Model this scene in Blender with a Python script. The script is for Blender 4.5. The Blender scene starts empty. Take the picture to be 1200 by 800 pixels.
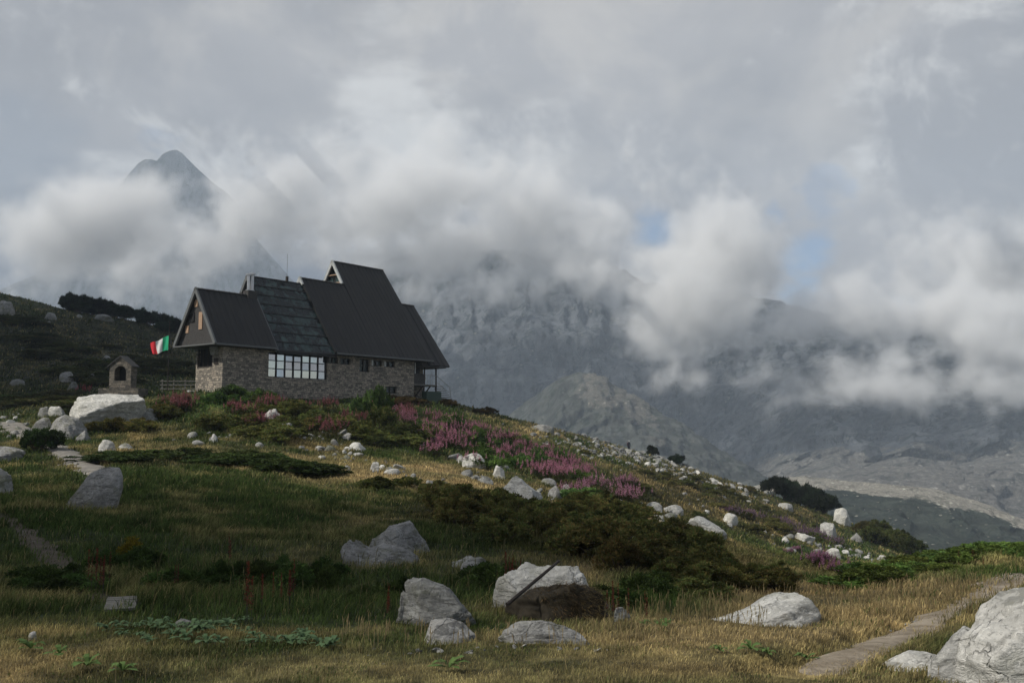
import bpy, bmesh, math, random
import numpy as np
from mathutils import Vector, Matrix, Euler
R = math.radians
rng = np.random.default_rng(7); random.seed(7)
sc = bpy.context.scene
COL = sc.collection
F = 1100.0; TH = math.atan(100/1100.0); CT, ST = math.cos(TH), math.sin(TH); EYE = 1.6

# ------------------------------------------------------------------ projection helpers (authoring only)
def at(px, py, Y):
    u = (px-600)/F; v = (400-py)/F
    dx, dy, dz = u, CT-v*ST, ST+v*CT
    t = Y/dy
    return np.array([t*dx, Y+0*t, EYE+t*dz])
def proj(X, Y, Z):
    d = Y*CT+(Z-EYE)*ST; d = np.maximum(d, 1e-3)
    return 600+F*X/d, 400-F*((Z-EYE)*CT-Y*ST)/d

# ------------------------------------------------------------------ numpy noise
def _h(ix, iy, iz, s):
    n = (ix*374761393+iy*668265263+iz*1274126177+s*974711)&0x7fffffff
    n = (n ^ (n >> 13))*1274126177 & 0x7fffffff
    n = (n ^ (n >> 16))*668265263 & 0x7fffffff
    return ((n ^ (n >> 15)) & 0xffff)/65535.0
def vnoise(x, y, z, s=0):
    x, y, z = np.broadcast_arrays(np.asarray(x, float), y, z)
    ix, iy, iz = (np.floor(a).astype(np.int64) for a in (x, y, z))
    fx, fy, fz = x-ix, y-iy, z-iz
    fx, fy, fz = (a*a*(3-2*a) for a in (fx, fy, fz))
    r = 0
    for dx in (0, 1):
        for dy in (0, 1):
            for dz in (0, 1):
                r = r+_h(ix+dx, iy+dy, iz+dz, s)*(fx if dx else 1-fx)*(fy if dy else 1-fy)*(fz if dz else 1-fz)
    return r*2-1
def fbm(x, y, z, s=0, o=4, g=.5, ridged=False):
    r = 0; a = 1; t = 0
    for k in range(o):
        n = vnoise(x, y, z, s+k*17)
        if ridged: n = 1-2*np.abs(n)
        r = r+a*n; t += a; a *= g
        x, y, z = x*2.03+5.1, y*2.03+1.7, z*2.03+9.2
    return r/t

# ------------------------------------------------------------------ mesh helpers
def mesh_np(name, V, Fc, mat=None, parent=None, col=None, smooth=False, link=True, attrs=None):
    me = bpy.data.meshes.new(name)
    V = np.ascontiguousarray(V, dtype=np.float32); Fc = np.ascontiguousarray(Fc, dtype=np.int32)
    n, k = Fc.shape
    me.vertices.add(len(V)); me.vertices.foreach_set('co', V.ravel())
    me.loops.add(n*k); me.loops.foreach_set('vertex_index', Fc.ravel())
    me.polygons.add(n); me.polygons.foreach_set('loop_start', np.arange(0, n*k, k, dtype=np.int32))
    me.update(calc_edges=True)
    me.polygons.foreach_set('use_smooth', np.full(n, smooth, dtype=bool))
    if col is not None:
        a = me.color_attributes.new('Col', 'FLOAT_COLOR', 'POINT')
        c = np.ones((len(V), 4), dtype=np.float32); c[:, :3] = col
        a.data.foreach_set('color', c.ravel())
    for kx, arr in (attrs or {}).items():
        a = me.attributes.new(kx, 'FLOAT', 'POINT'); a.data.foreach_set('value', np.asarray(arr, dtype=np.float32))
    if mat: me.materials.append(mat)
    o = bpy.data.objects.new(name, me)
    if link: COL.objects.link(o)
    if parent: o.parent = parent
    return o
class MB:
    def __init__(s): s.v = []; s.f = []
    def hexa(s, p):      # 8 points: bottom quad, top quad
        b = len(s.v); s.v += [tuple(q) for q in p]
        for f in ((0,3,2,1),(4,5,6,7),(0,1,5,4),(1,2,6,5),(2,3,7,6),(3,0,4,7)): s.f.append(tuple(b+i for i in f))
        return s
    def box(s, x0, x1, y0, y1, z0, z1):
        return s.hexa([(x0,y0,z0),(x1,y0,z0),(x1,y1,z0),(x0,y1,z0),(x0,y0,z1),(x1,y0,z1),(x1,y1,z1),(x0,y1,z1)])
    def tube(s, p, q, r0, r1=None, n=8):
        r1 = r0 if r1 is None else r1
        p, q = Vector(p), Vector(q); d = (q-p).normalized()
        a = d.orthogonal().normalized(); c = d.cross(a); b = len(s.v)
        for P, r in ((p, r0), (q, r1)):
            for i in range(n):
                t = 2*math.pi*i/n; s.v.append(tuple(P+a*r*math.cos(t)+c*r*math.sin(t)))
        for i in range(n): j = (i+1) % n; s.f.append((b+i, b+j, b+n+j, b+n+i))
        s.f.append(tuple(b+i for i in range(n))[::-1]); s.f.append(tuple(b+n+i for i in range(n)))
        return s
    def prism(s, poly, a, b, axis=0):   # poly of (y,z) extruded along x from a to b
        n = len(poly); k = len(s.v)
        for t in (a, b):
            for (y, z) in poly: s.v.append((t, y, z) if axis == 0 else (y, t, z))
        for i in range(n): j = (i+1) % n; s.f.append((k+i, k+j, k+n+j, k+n+i))
        s.f.append(tuple(k+i for i in range(n))[::-1]); s.f.append(tuple(k+n+i for i in range(n)))
        return s
    def build(s, name, mat, parent=None, bev=0):
        me = bpy.data.meshes.new(name); me.from_pydata(s.v, [], s.f); me.materials.append(mat)
        bm = bmesh.new(); bm.from_mesh(me); bmesh.ops.recalc_face_normals(bm, faces=bm.faces); bm.to_mesh(me); bm.free()
        o = bpy.data.objects.new(name, me); COL.objects.link(o)
        if parent: o.parent = parent
        if bev:
            m = o.modifiers.new('bevel', 'BEVEL'); m.width = bev; m.segments = 1; m.limit_method = 'ANGLE'
        return o
def tag(o, label=None, cat=None, group=None, kind=None):
    for k, v in (('label', label), ('category', cat), ('group', group), ('kind', kind)):
        if v: o[k] = v
    return o
def empty(name, loc, rz=0):
    o = bpy.data.objects.new(name, None); COL.objects.link(o); o.location = loc; o.rotation_euler = (0, 0, rz); o.empty_display_size = .3
    return o

# ------------------------------------------------------------------ material helpers
class NT:
    def __init__(s, nt): s.nt = nt
    def n(s, t, **kw):
        nd = s.nt.nodes.new(t)
        for k, v in kw.items():
            if k.startswith('i_'):
                key = k[2:]; key = int(key) if key.isdigit() else key.replace('_', ' ')
                if isinstance(v, bpy.types.NodeSocket): s.nt.links.new(v, nd.inputs[key])
                else: nd.inputs[key].default_value = v
            else: setattr(nd, k, v)
        return nd
    def math(s, op, a, b=None, c=None, clamp=False):
        nd = s.nt.nodes.new('ShaderNodeMath'); nd.operation = op; nd.use_clamp = clamp
        for i, v in enumerate((a, b, c)):
            if v is None: continue
            if isinstance(v, bpy.types.NodeSocket): s.nt.links.new(v, nd.inputs[i])
            else: nd.inputs[i].default_value = v
        return nd.outputs[0]
    def vmath(s, op, a, b=None, sc_=None):
        nd = s.nt.nodes.new('ShaderNodeVectorMath'); nd.operation = op
        for i, v in enumerate((a, b)):
            if v is None: continue
            if isinstance(v, bpy.types.NodeSocket): s.nt.links.new(v, nd.inputs[i])
            else: nd.inputs[i].default_value = v
        if sc_ is not None: nd.inputs['Scale'].default_value = sc_
        return nd
    def noise(s, vec, scale, detail=4, rough=.55, dist=0):
        nd = s.n('ShaderNodeTexNoise', i_Scale=scale, i_Detail=detail, i_Roughness=rough, i_Distortion=dist)
        if vec is not None: s.nt.links.new(vec, nd.inputs['Vector'])
        return nd.outputs['Fac']
    def mr(s, v, a, b, c=0., d=1., smooth=True):
        nd = s.nt.nodes.new('ShaderNodeMapRange'); nd.interpolation_type = 'SMOOTHSTEP' if smooth else 'LINEAR'
        s.nt.links.new(v, nd.inputs[0])
        for i, x in enumerate((a, b, c, d)): nd.inputs[i+1].default_value = x
        return nd.outputs[0]
    def mix(s, f, a, b, mode='MIX'):
        nd = s.nt.nodes.new('ShaderNodeMix'); nd.data_type = 'RGBA'; nd.blend_type = mode
        for i, v in ((0, f), (6, a), (7, b)):
            if isinstance(v, bpy.types.NodeSocket): s.nt.links.new(v, nd.inputs[i])
            else: nd.inputs[i].default_value = v if i == 0 else (*v, 1)[:4]
        return nd.outputs[2]
def mat(name):
    m = bpy.data.materials.new(name); m.use_nodes = True; nt = m.node_tree
    b = nt.nodes['Principled BSDF']; b.inputs['Specular IOR Level'].default_value = .2
    return m, NT(nt), b
def simple(name, col, rough=.7, var=.15, scale=3, metal=0, spec=.3):
    m, t, b = mat(name)
    g = t.n('ShaderNodeNewGeometry').outputs['Position']
    nz = t.noise(g, scale, 6, .65)
    c = t.mix(t.mr(nz, .3, .7), tuple(x*(1-var) for x in col), tuple(min(1, x*(1+var)) for x in col))
    t.nt.links.new(c, b.inputs['Base Color']); b.inputs['Roughness'].default_value = rough
    b.inputs['Metallic'].default_value = metal; b.inputs['Specular IOR Level'].default_value = spec
    return m
def bump(t, b, h, strength, dist):
    nd = t.n('ShaderNodeBump', i_Strength=strength, i_Distance=dist, i_Height=h)
    t.nt.links.new(nd.outputs[0], b.inputs['Normal'])

# vegetation: per-vertex colour times object colour
def veg_mat(name, rough=.75, trans=.25):
    m, t, b = mat(name)
    a = t.n('ShaderNodeAttribute', attribute_name='Col').outputs['Color']
    oc = t.n('ShaderNodeObjectInfo').outputs['Color']
    c = t.mix(1.0, a, oc, 'MULTIPLY')
    t.nt.links.new(c, b.inputs['Base Color']); b.inputs['Roughness'].default_value = rough
    b.inputs['Specular IOR Level'].default_value = .12
    tr = t.n('ShaderNodeBsdfTranslucent'); t.nt.links.new(c, tr.inputs['Color'])
    ms = t.n('ShaderNodeMixShader', i_0=trans); t.nt.links.new(b.outputs[0], ms.inputs[1]); t.nt.links.new(tr.outputs[0], ms.inputs[2])
    t.nt.links.new(ms.outputs[0], t.nt.nodes['Material Output'].inputs['Surface'])
    return m
M_VEG = veg_mat('leaves')
M_GRASS = veg_mat('grass_blades', .8, .3)

def rock_mat(name, base=(.36, .355, .34), dark=(.10, .10, .095), lich=(.13, .135, .07), amt=.5, k=1.0):
    m, t, b = mat(name)
    g = t.n('ShaderNodeNewGeometry').outputs['Position']
    oi = t.n('ShaderNodeObjectInfo').outputs['Random']
    g2 = t.vmath('SCALE', g, sc_=k).outputs[0]
    n1 = t.noise(g2, 2.2, 8, .65); n2 = t.noise(g2, 9, 8, .7, .6); n3 = t.noise(g2, 26, 5, .7)
    st = t.noise(t.vmath('MULTIPLY', g2, (1.5, 1.5, 7)).outputs[0], 1.6, 6, .65, .8)
    c = t.mix(t.mr(n1, .35, .68), tuple(x*.62 for x in base), base)
    c = t.mix(t.math('MULTIPLY', t.mr(st, .54, .62), .75), c, dark)
    c = t.mix(t.math('MULTIPLY', t.mr(n2, .53, .66), .8), c, tuple(x*.45 for x in base))
    c = t.mix(t.math('MULTIPLY', t.mr(n2, .46, .36), .5), c, tuple(min(1, x*1.45) for x in base))
    c = t.mix(t.math('MULTIPLY', t.mr(n3, .55, .64), .7), c, dark)
    vo = t.n('ShaderNodeTexVoronoi', feature='DISTANCE_TO_EDGE', i_Scale=1.7); dv = t.vmath('ADD', g2, t.vmath('SCALE', t.n('ShaderNodeTexNoise', i_Vector=g2, i_Scale=2.5, i_Detail=5.).outputs['Color'], sc_=.9).outputs[0]).outputs[0]; t.nt.links.new(dv, vo.inputs['Vector'])
    ck = t.mr(vo.outputs['Distance'], .020, .0); ck = t.math('MULTIPLY', ck, t.mr(n1, .44, .58)); c = t.mix(t.math('MULTIPLY', ck, .5), c, tuple(x*.7 for x in dark))
    pn = t.noise(g2, 1.3, 5, .7)
    up = t.n('ShaderNodeSeparateXYZ'); t.nt.links.new(t.n('ShaderNodeNewGeometry').outputs['Normal'], up.inputs[0])
    c = t.mix(t.math('MULTIPLY', t.mr(pn, .52, .62), amt), c, lich)
    c = t.mix(1.0, c, t.n('ShaderNodeCombineColor', i_0=t.math('MULTIPLY_ADD', oi, .35, .8), i_1=t.math('MULTIPLY_ADD', oi, .34, .8), i_2=t.math('MULTIPLY_ADD', oi, .31, .8)).outputs[0], 'MULTIPLY')
    t.nt.links.new(c, b.inputs['Base Color']); b.inputs['Roughness'].default_value = .9
    h = t.math('ADD', t.math('MULTIPLY', n2, .6), t.math('ADD', t.math('MULTIPLY', n3, .25), t.math('MULTIPLY_ADD', ck, -.6, t.math('MULTIPLY', st, .8))))
    bump(t, b, h, .75, .09/k)
    return m
M_ROCK = rock_mat('limestone')
M_ROCKL = rock_mat('pale_limestone', (.62, .61, .575), (.2, .2, .185), (.22, .22, .15), .3)
M_ROCKF = rock_mat('weathered_limestone', (.30, .30, .285), (.09, .09, .085), (.10, .11, .05), .6, .8)

# ------------------------------------------------------------------ terrain height field (thin-plate spline through surveyed points)
CP = [ # px, py, distance
(0,800,6.5),(300,800,6.5),(600,800,6.5),(900,800,6.4),(1200,805,6.2),(-300,800,6.5),(1500,800,6.2),
(0,755,8.2),(300,752,8.4),(600,756,8.2),(850,752,8.2),(1000,765,7.6),(1200,760,7.3),
(0,728,10),(150,722,10.3),(300,735,10),(500,742,9.6),(700,742,9.6),(820,742,9.2),
(0,690,13.5),(150,685,14),(300,690,14),(450,700,13),(600,712,12),(750,715,11.6),
(0,640,18),(150,640,19),(300,650,19),(450,655,19),(600,665,18),(700,668,17),(800,695,15),
(0,600,26),(130,598,27),(300,605,28),(450,615,28),(600,625,27),(700,640,24),(780,665,21),(850,690,18),
(0,560,38),(130,560,38),(300,565,40),(450,570,42),(600,592,38),(700,605,34),(780,628,31),(850,655,28),(900,690,19),
(0,525,54),(120,520,58),(200,530,52),(300,538,52),(450,552,50),(560,565,50),(650,585,48),(750,612,42),(850,640,42),
(0,492,76),(60,488,76),(130,486,70),(200,500,64),(300,505,64),(420,520,64),(520,535,64),(620,560,62),(700,575,62),(800,605,62),(900,645,58),
(143,461,76),(200,466,77),(260,459,79),(300,466,82),(360,469,87),(420,470,91),(485,470,97),(517,474,101),(190,460,84),(228,458,84),
(500,500,82),(560,520,82),(650,548,84),(750,572,88),(850,602,92),(950,640,92),(960,674,80),(1000,682,80),(925,660,72),(900,668,46),(940,684,48),(1040,672,85),
(545,480,102),(600,491,108),(660,507,122),(740,529,140),(850,563,150),(930,590,145),(980,612,140),(1080,646,132),(1120,658,130),(1200,690,125),
(700,540,112),(800,560,125),(900,600,125),(1000,640,112),(700,518,131),
(0,470,100),(0,450,115),(0,400,150),(0,343,205),(30,350,207),(60,358,210),(100,372,210),(-200,300,205),(-200,420,130),(-200,500,80),(-200,600,28),(-200,700,12),
(60,440,120),(100,440,120),(150,440,125),(60,400,160),(150,400,170),(150,374,205),(200,387,212),(215,392,215),(200,430,140),(260,430,160),(300,420,190),(300,450,120),(350,440,170),(420,458,150),(500,480,140),(420,466,120),
(1200,643,27),(1150,648,27),(1100,656,27),(1050,668,27),(1020,682,27),(970,694,26),(1500,620,27),(1300,630,27),
(1200,665,17),(1100,690,16),(1000,715,15),(900,722,13),(1200,700,11),(1080,728,10.5),(1000,745,9.6),(1300,690,11),(1500,700,11),
(1200,720,45),(1100,722,45),(1020,712,45),(960,702,42),(1300,720,45),(1500,740,60),(1100,690,80),(1200,710,80),(900,672,45),
]
P3 = np.array([at(*p) for p in CP])
beh = np.array([(-120,290,26),(-60,290,14),(0,260,-2),(40,230,-14),(90,220,-30),(150,200,-50),(160,120,-45),(120,60,-22),(-140,120,22),(-120,0,6),(0,-60,1),(60,-20,0),(-60,-10,2),(0,0,0),(3,3,0),(-3,3,0),(0,200,3)], float)
P3 = np.vstack([P3, beh])
def tps_fit(P, lam):
    n = len(P); d = np.hypot(P[:, 0][:, None]-P[:, 0], P[:, 1][:, None]-P[:, 1])
    K = np.where(d > 0, d*d*np.log(d+1e-12), 0)+lam*np.eye(n)*(np.hypot(P[:, 0], P[:, 1])+2)
    A = np.zeros((n+3, n+3)); A[:n, :n] = K; A[:n, n] = 1; A[:n, n+1:] = P[:, :2]; A[n, :n] = 1; A[n+1:, :n] = P[:, :2].T
    return np.linalg.solve(A, np.r_[P[:, 2], 0, 0, 0])
WT = tps_fit(P3, .25)
def tps(X, Y):
    out = WT[-3]+WT[-2]*X+WT[-1]*Y
    for i in range(len(P3)):
        d2 = (X-P3[i, 0])**2+(Y-P3[i, 1])**2
        out = out+WT[i]*.5*d2*np.log(d2+1e-12)
    return out
def sstep(x, a, b):
    t = np.clip((x-a)/(b-a), 0, 1); return t*t*(3-2*t)
NR = 430; R0, R1 = .6, 330.0
radii = R0*(R1/R0)**(np.arange(NR)/(NR-1))
AFINE = R(36)
ang = np.concatenate([np.linspace(-math.pi, -AFINE, 60)[:-1], np.linspace(-AFINE, AFINE, 640), np.linspace(AFINE, math.pi, 60)[1:]])
AG, RG = np.meshgrid(ang, radii, indexing='ij')
GX, GY = RG*np.sin(AG), RG*np.cos(AG)
GZ = tps(GX, GY)
amp = np.clip(RG/45, .12, 1.0)
GZ += amp*(.38*fbm(GX/6, GY/6, 0, 3, 4)+.10*fbm(GX/1.3, GY/1.3, 0, 9, 3)) + .022*fbm(GX/.35, GY/.35, 0, 12, 2)*np.clip(RG/6, 0, 1)
far = sstep(RG, 235, 330)
GZ = GZ*(1-far)+far*(-60)
lr0, lrs = math.log(R0), math.log(R1/R0)/(NR-1)
def H(X, Y):
    X, Y = np.asarray(X, float), np.asarray(Y, float)
    r = np.clip(np.hypot(X, Y), R0, R1*.999); a = np.arctan2(X, Y)
    fi = np.clip((np.log(r)-lr0)/lrs, 0, NR-1.001); i = fi.astype(int); fi = fi-i
    j = np.clip(np.searchsorted(ang, a)-1, 0, len(ang)-2); fj = (a-ang[j])/(ang[j+1]-ang[j])
    return (GZ[j, i]*(1-fi)+GZ[j, i+1]*fi)*(1-fj)+(GZ[j+1, i]*(1-fi)+GZ[j+1, i+1]*fi)*fj
CARVE = [([(925,782),(985,762),(1040,742),(1085,722),(1130,704),(1170,688),(1205,676),(1260,664)], .32, .10), ([(128,704),(105,690),(82,672),(62,652),(38,632),(20,618),(2,606),(-30,596)], .22, .05)]
YS = 3*(320/3)**(np.arange(700)/699)
def hit(px, py):      # first terrain point seen through a pixel of the photograph
    px, py = np.atleast_1d(px).astype(float), np.atleast_1d(py).astype(float)
    u = ((px-600)/F)[:, None]; v = ((400-py)/F)[:, None]
    dy = CT-v*ST; X = YS*u/dy; Z = EYE+YS*(ST+v*CT)/dy
    below = H(X, np.broadcast_to(YS, X.shape)) >= Z
    k = np.where(below.any(1), below.argmax(1), -1)
    Yh = np.where(k > 0, YS[np.maximum(k, 0)], np.nan)
    Xh = Yh*u[:, 0]/dy[:, 0]
    return np.stack([Xh, Yh, H(np.nan_to_num(Xh), np.nan_to_num(Yh, nan=5))], 1), k > 0
def hitd(px, py):
    px, py = np.array(px, float), np.array(py, float)
    for k in range(14):
        P, ok = hit(px, py)
        if ok.all(): break
        py = np.where(ok, py, py+1.5)
    return P, ok
def hit1(px, py):
    for d in range(0, 60):
        p, ok = hit(px, py+d)
        if ok[0]: return p[0]
    raise ValueError((px, py))

CARVE.append(([(118,560),(106,549),(92,541),(76,532),(60,524),(46,517),(32,510),(15,500),(0,494)], .5, .0))
PC = [np.array([hit1(x, y) for x, y in c_[0]]) for c_ in CARVE]
for C_, (pts_, hw_, dep_) in zip(PC, CARVE):
    best = np.full(GX.shape, 1e9)
    for a_, b_ in zip(C_[:-1], C_[1:]):
        d_ = (b_-a_)[:2]; L2 = d_@d_; t_ = np.clip(((GX-a_[0])*d_[0]+(GY-a_[1])*d_[1])/L2, 0, 1)
        best = np.minimum(best, np.hypot(GX-a_[0]-t_*d_[0], GY-a_[1]-t_*d_[1]))
    GZ -= dep_*(1-sstep(best+.08*fbm(GX*2, GY*2, 0, 61, 3), hw_*.8, hw_*1.45))
# ------------------------------------------------------------------ ground cover (albedo) from patches of plants and bare earth
DRY = [(100,795,900,24,.5),(500,780,700,18,.4),(430,553,120,10,.9),(560,572,70,9,1.0),(470,560,90,9,.8),(640,590,30,8,.5),(250,528,90,10,.5),(200,515,40,12,.5),(320,540,80,8,.5),
(700,522,50,10,.3),(650,502,40,8,.6),(620,508,40,8,.6),(800,545,60,8,.3),(950,725,160,28,.95),(1050,700,90,20,1.),(1120,690,80,14,.9),(880,690,50,14,.7),(930,700,60,12,.8),(800,740,140,22,.7),(1180,660,60,8,.6),
(760,650,50,14,.35),(830,665,40,12,.5),(740,610,40,9,.8),(780,630,40,9,.6),(90,545,40,8,.5),(140,530,30,6,.4),(1150,790,150,25,.5),(850,600,60,10,.3),(910,620,60,12,.25),(60,700,40,10,.25),(680,670,30,12,.5)]
HEATH = [(600,600,120,25,1.),(700,640,110,30,1.),(560,590,60,16,.9),(820,590,110,30,.8),(760,560,110,20,.6),(400,510,60,25,.6),(350,500,80,20,.5),(860,670,60,20,.8),(930,610,50,20,.7),(500,510,40,15,.3),(640,500,60,12,.3)]
LUSH = [(300,480,60,12,1.),(240,472,40,8,.8),(620,540,50,12,.9),(560,515,60,10,.9),(1080,672,90,14,1.),(1150,655,60,8,1.),(980,690,40,14,.6),(950,650,50,12,.6),(430,480,20,15,.8),(420,545,60,10,.5),(200,470,25,8,.5),(740,690,60,14,.6),(330,545,60,6,.4)]
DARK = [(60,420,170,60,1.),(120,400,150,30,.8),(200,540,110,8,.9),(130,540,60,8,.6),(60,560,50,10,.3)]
def gsum(L, px, py):
    s = 0
    for cx, cy, rx, ry, w in L: s = s+w*np.exp(-(((px-cx)/rx)**2+((py-cy)/ry)**2))
    return s
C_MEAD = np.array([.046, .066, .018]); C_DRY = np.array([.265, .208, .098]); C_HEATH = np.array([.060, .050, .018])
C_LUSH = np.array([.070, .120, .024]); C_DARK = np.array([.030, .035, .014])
def cover(X, Y, Z):
    px, py = proj(X, np.maximum(Y, .5), Z)
    n = fbm(X/2.2, Y/2.2, 0, 31, 4); n2 = fbm(X/.7, Y/.7, 0, 41, 3); n4 = fbm(X/.16, Y/.16, 0, 47, 2)
    d = np.clip(gsum(DRY, px, py)*1.05+.75*n+.3*n2+.0, 0, 1); d = np.where(Y < 3, .6, d)
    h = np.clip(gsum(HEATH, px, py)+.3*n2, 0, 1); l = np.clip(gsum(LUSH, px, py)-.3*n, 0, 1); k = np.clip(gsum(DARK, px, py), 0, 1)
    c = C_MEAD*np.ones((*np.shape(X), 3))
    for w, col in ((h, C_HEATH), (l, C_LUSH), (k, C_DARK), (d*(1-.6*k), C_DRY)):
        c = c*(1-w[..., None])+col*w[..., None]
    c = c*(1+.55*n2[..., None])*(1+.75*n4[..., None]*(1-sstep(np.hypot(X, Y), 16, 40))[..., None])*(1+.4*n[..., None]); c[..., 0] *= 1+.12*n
    return np.clip(c, .004, .6), d, h, l, k

# ground mesh
NA = len(ang)
idx = (np.arange(NA)[:, None]*NR+np.arange(NR)[None, :])
q = np.stack([idx[:-1, :-1], idx[:-1, 1:], idx[1:, 1:], idx[1:, :-1]], -1).reshape(-1, 4)[:, ::-1]
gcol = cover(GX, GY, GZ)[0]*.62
# outer apron out to the valley
rad2 = np.array([330, 500, 900, 1600, 2600, 4200.]); z2 = [-60., -110, -150, -160, -170, -180]
gm, t, b = mat('meadow_soil')
a = t.n('ShaderNodeAttribute', attribute_name='Col').outputs['Color']
g = t.n('ShaderNodeNewGeometry').outputs['Position']
n1 = t.noise(g, 3.5, 8, .7); n2 = t.noise(g, 18, 6, .7)
c = t.mix(1.0, a, t.mix(t.mr(n1, .3, .7), (.55, .55, .55), (1.5, 1.45, 1.35)), 'MULTIPLY')
c = t.mix(t.math('MULTIPLY', t.mr(n2, .55, .7), .5), c, (.05, .04, .025))
t.nt.links.new(c, b.inputs['Base Color']); b.inputs['Roughness'].default_value = .95
bump(t, b, t.math('ADD', n1, n2), .6, .12)
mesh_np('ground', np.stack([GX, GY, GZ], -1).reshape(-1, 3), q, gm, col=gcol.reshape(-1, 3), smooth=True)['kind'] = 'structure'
a2 = np.linspace(-math.pi, math.pi, 121); A2, R2 = np.meshgrid(a2, rad2, indexing='ij'); Z2 = np.broadcast_to(z2, A2.shape).copy(); Z2[:, 0] -= .3
i2 = np.arange(121)[:, None]*6+np.arange(6)[None, :]
q2 = np.stack([i2[:-1, :-1], i2[:-1, 1:], i2[1:, 1:], i2[1:, :-1]], -1).reshape(-1, 4)[:, ::-1]
mesh_np('valley_floor', np.stack([R2*np.sin(A2), R2*np.cos(A2), Z2], -1).reshape(-1, 3), q2, gm, col=np.tile([.08, .08, .06], (A2.size, 1)))['kind'] = 'structure'

# ------------------------------------------------------------------ mountains
def crv(pts, px):
    P = np.array([at(*p) for p in pts]); k = np.array([p[0] for p in pts], float)
    u = (px-600)/F
    Yc = np.interp(px, k, P[:, 1]); Zc = np.interp(px, k, P[:, 2])
    # smooth a little
    return u, Yc, Zc
def loft(name, curves, px0, px1, step, subs, amps, mat_, seed, freq, colf=None, jag=None):
    px = np.arange(px0, px1+step, step).astype(float)
    Xr, Yr, Zr, Ar = [], [], [], []
    cs = [crv(c, px) for c in curves]
    for i in range(len(cs)-1):
        for s in range(subs[i]+(1 if i == len(cs)-2 else 0)):
            f_ = s/subs[i]
            Y = cs[i][1]*(1-f_)+cs[i+1][1]*f_; Z = cs[i][2]*(1-f_)+cs[i+1][2]*f_
            Xr.append(cs[i][0]*Y/CT*CT); Yr.append(Y); Zr.append(Z); Ar.append(np.full_like(px, amps[i]*(1-f_)+amps[i+1]*f_))
    X, Y, Z, A = (np.array(q_) for q_ in (Xr, Yr, Zr, Ar))
    n = fbm(X/freq, Y/freq, Z/(freq*2.2), seed, 6, .55, True); m = fbm(X/(freq*.2), Y/(freq*.35), Z/(freq*.8), seed+50, 5, .65, True)
    Y2 = Y-A*(n*1.0+.38*m); Z2 = Z+A*.25*(n+.5*m)
    X2 = X+A*.3*m
    nr, nc = X.shape; ii = np.arange(nr)[:, None]*nc+np.arange(nc)[None, :]
    qq = np.stack([ii[:-1, :-1], ii[:-1, 1:], ii[1:, 1:], ii[1:, :-1]], -1).reshape(-1, 4)
    at_ = {}
    row = np.repeat(np.arange(nr)/(nr-1), nc)
    scree = colf(px[None, :]+0*X, np.arange(nr)[:, None]/(nr-1)+0*X, n, m) if colf else np.zeros_like(X)
    o = mesh_np(name, np.stack([X2, Y2, Z2], -1).reshape(-1, 3), qq, mat_, smooth=True, attrs={'scree': scree.ravel()})
    return o
def mtn_mat(name, cliff=(.15, .155, .16), dark=(.055, .065, .05), scree=(.235, .225, .205), sc_=.02, green=.5):
    m, t, b = mat(name)
    g = t.n('ShaderNodeNewGeometry').outputs['Position']
    s = t.n('ShaderNodeAttribute', attribute_name='scree').outputs['Fac']
    gv = t.vmath('MULTIPLY', g, (1, 1, .3)).outputs[0]
    gs = t.vmath('MULTIPLY', g, (1.3, 1.3, .8)).outputs[0]
    n1 = t.noise(gv, sc_, 9, .68, .5); n2 = t.noise(gs, sc_*2.2, 8, .7, .4); n3 = t.noise(g, sc_*9, 6, .75)
    c = t.mix(t.mr(n1, .38, .62), tuple(x*.55 for x in cliff), tuple(x*1.25 for x in cliff))
    c = t.mix(t.math('MULTIPLY', t.mr(n2, .5, .6), green), c, dark)
    c = t.mix(t.math('MULTIPLY', t.mr(n3, .55, .72), .5), c, tuple(x*1.7 for x in cliff))
    sm = t.mr(t.math('ADD', s, t.math('MULTIPLY_ADD', n2, .8, -.4)), .42, .58)
    scol = t.mix(t.mr(n3, .42, .66), tuple(x*.72 for x in scree), tuple(x*1.25 for x in scree))
    scol = t.mix(t.math('MULTIPLY', t.mr(t.noise(g, sc_*1.5, 6, .7), .52, .62), green*.6), scol, tuple(x*1.3 for x in dark))
    vo = t.n('ShaderNodeTexVoronoi', i_Scale=sc_*3.2); t.nt.links.new(g, vo.inputs['Vector'])
    scol = t.mix(t.math('MULTIPLY', t.mr(vo.outputs['Distance'], .32, .18), t.mr(n2, .50, .58)), scol, tuple(min(.7, x*1.9) for x in scree))
    c = t.mix(t.math('MULTIPLY', t.mr(vo.outputs['Distance'], .26, .14), t.math('MULTIPLY', t.mr(n2, .50, .58), .7)), c, tuple(x*1.3 for x in scree))
    c = t.mix(sm, c, scol)
    t.nt.links.new(c, b.inputs['Base Color']); b.inputs['Roughness'].default_value = 1; b.inputs['Specular IOR Level'].default_value = 0
    bump(t, b, t.math('ADD', n1, t.math('MULTIPLY', n3, .35)), 1.0, .45/sc_)
    return m
M_WALL = mtn_mat('mountain_limestone', (.145, .155, .17), (.028, .040, .034), sc_=.022, green=.85); M_SPUR = mtn_mat('spur_rock', (.095, .10, .088), (.03, .042, .027), (.17, .16, .135), .045, .9); M_MOR = mtn_mat('moraine', (.06, .07, .055), (.022, .034, .022), (.40, .37, .31), .06, .7)

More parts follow.
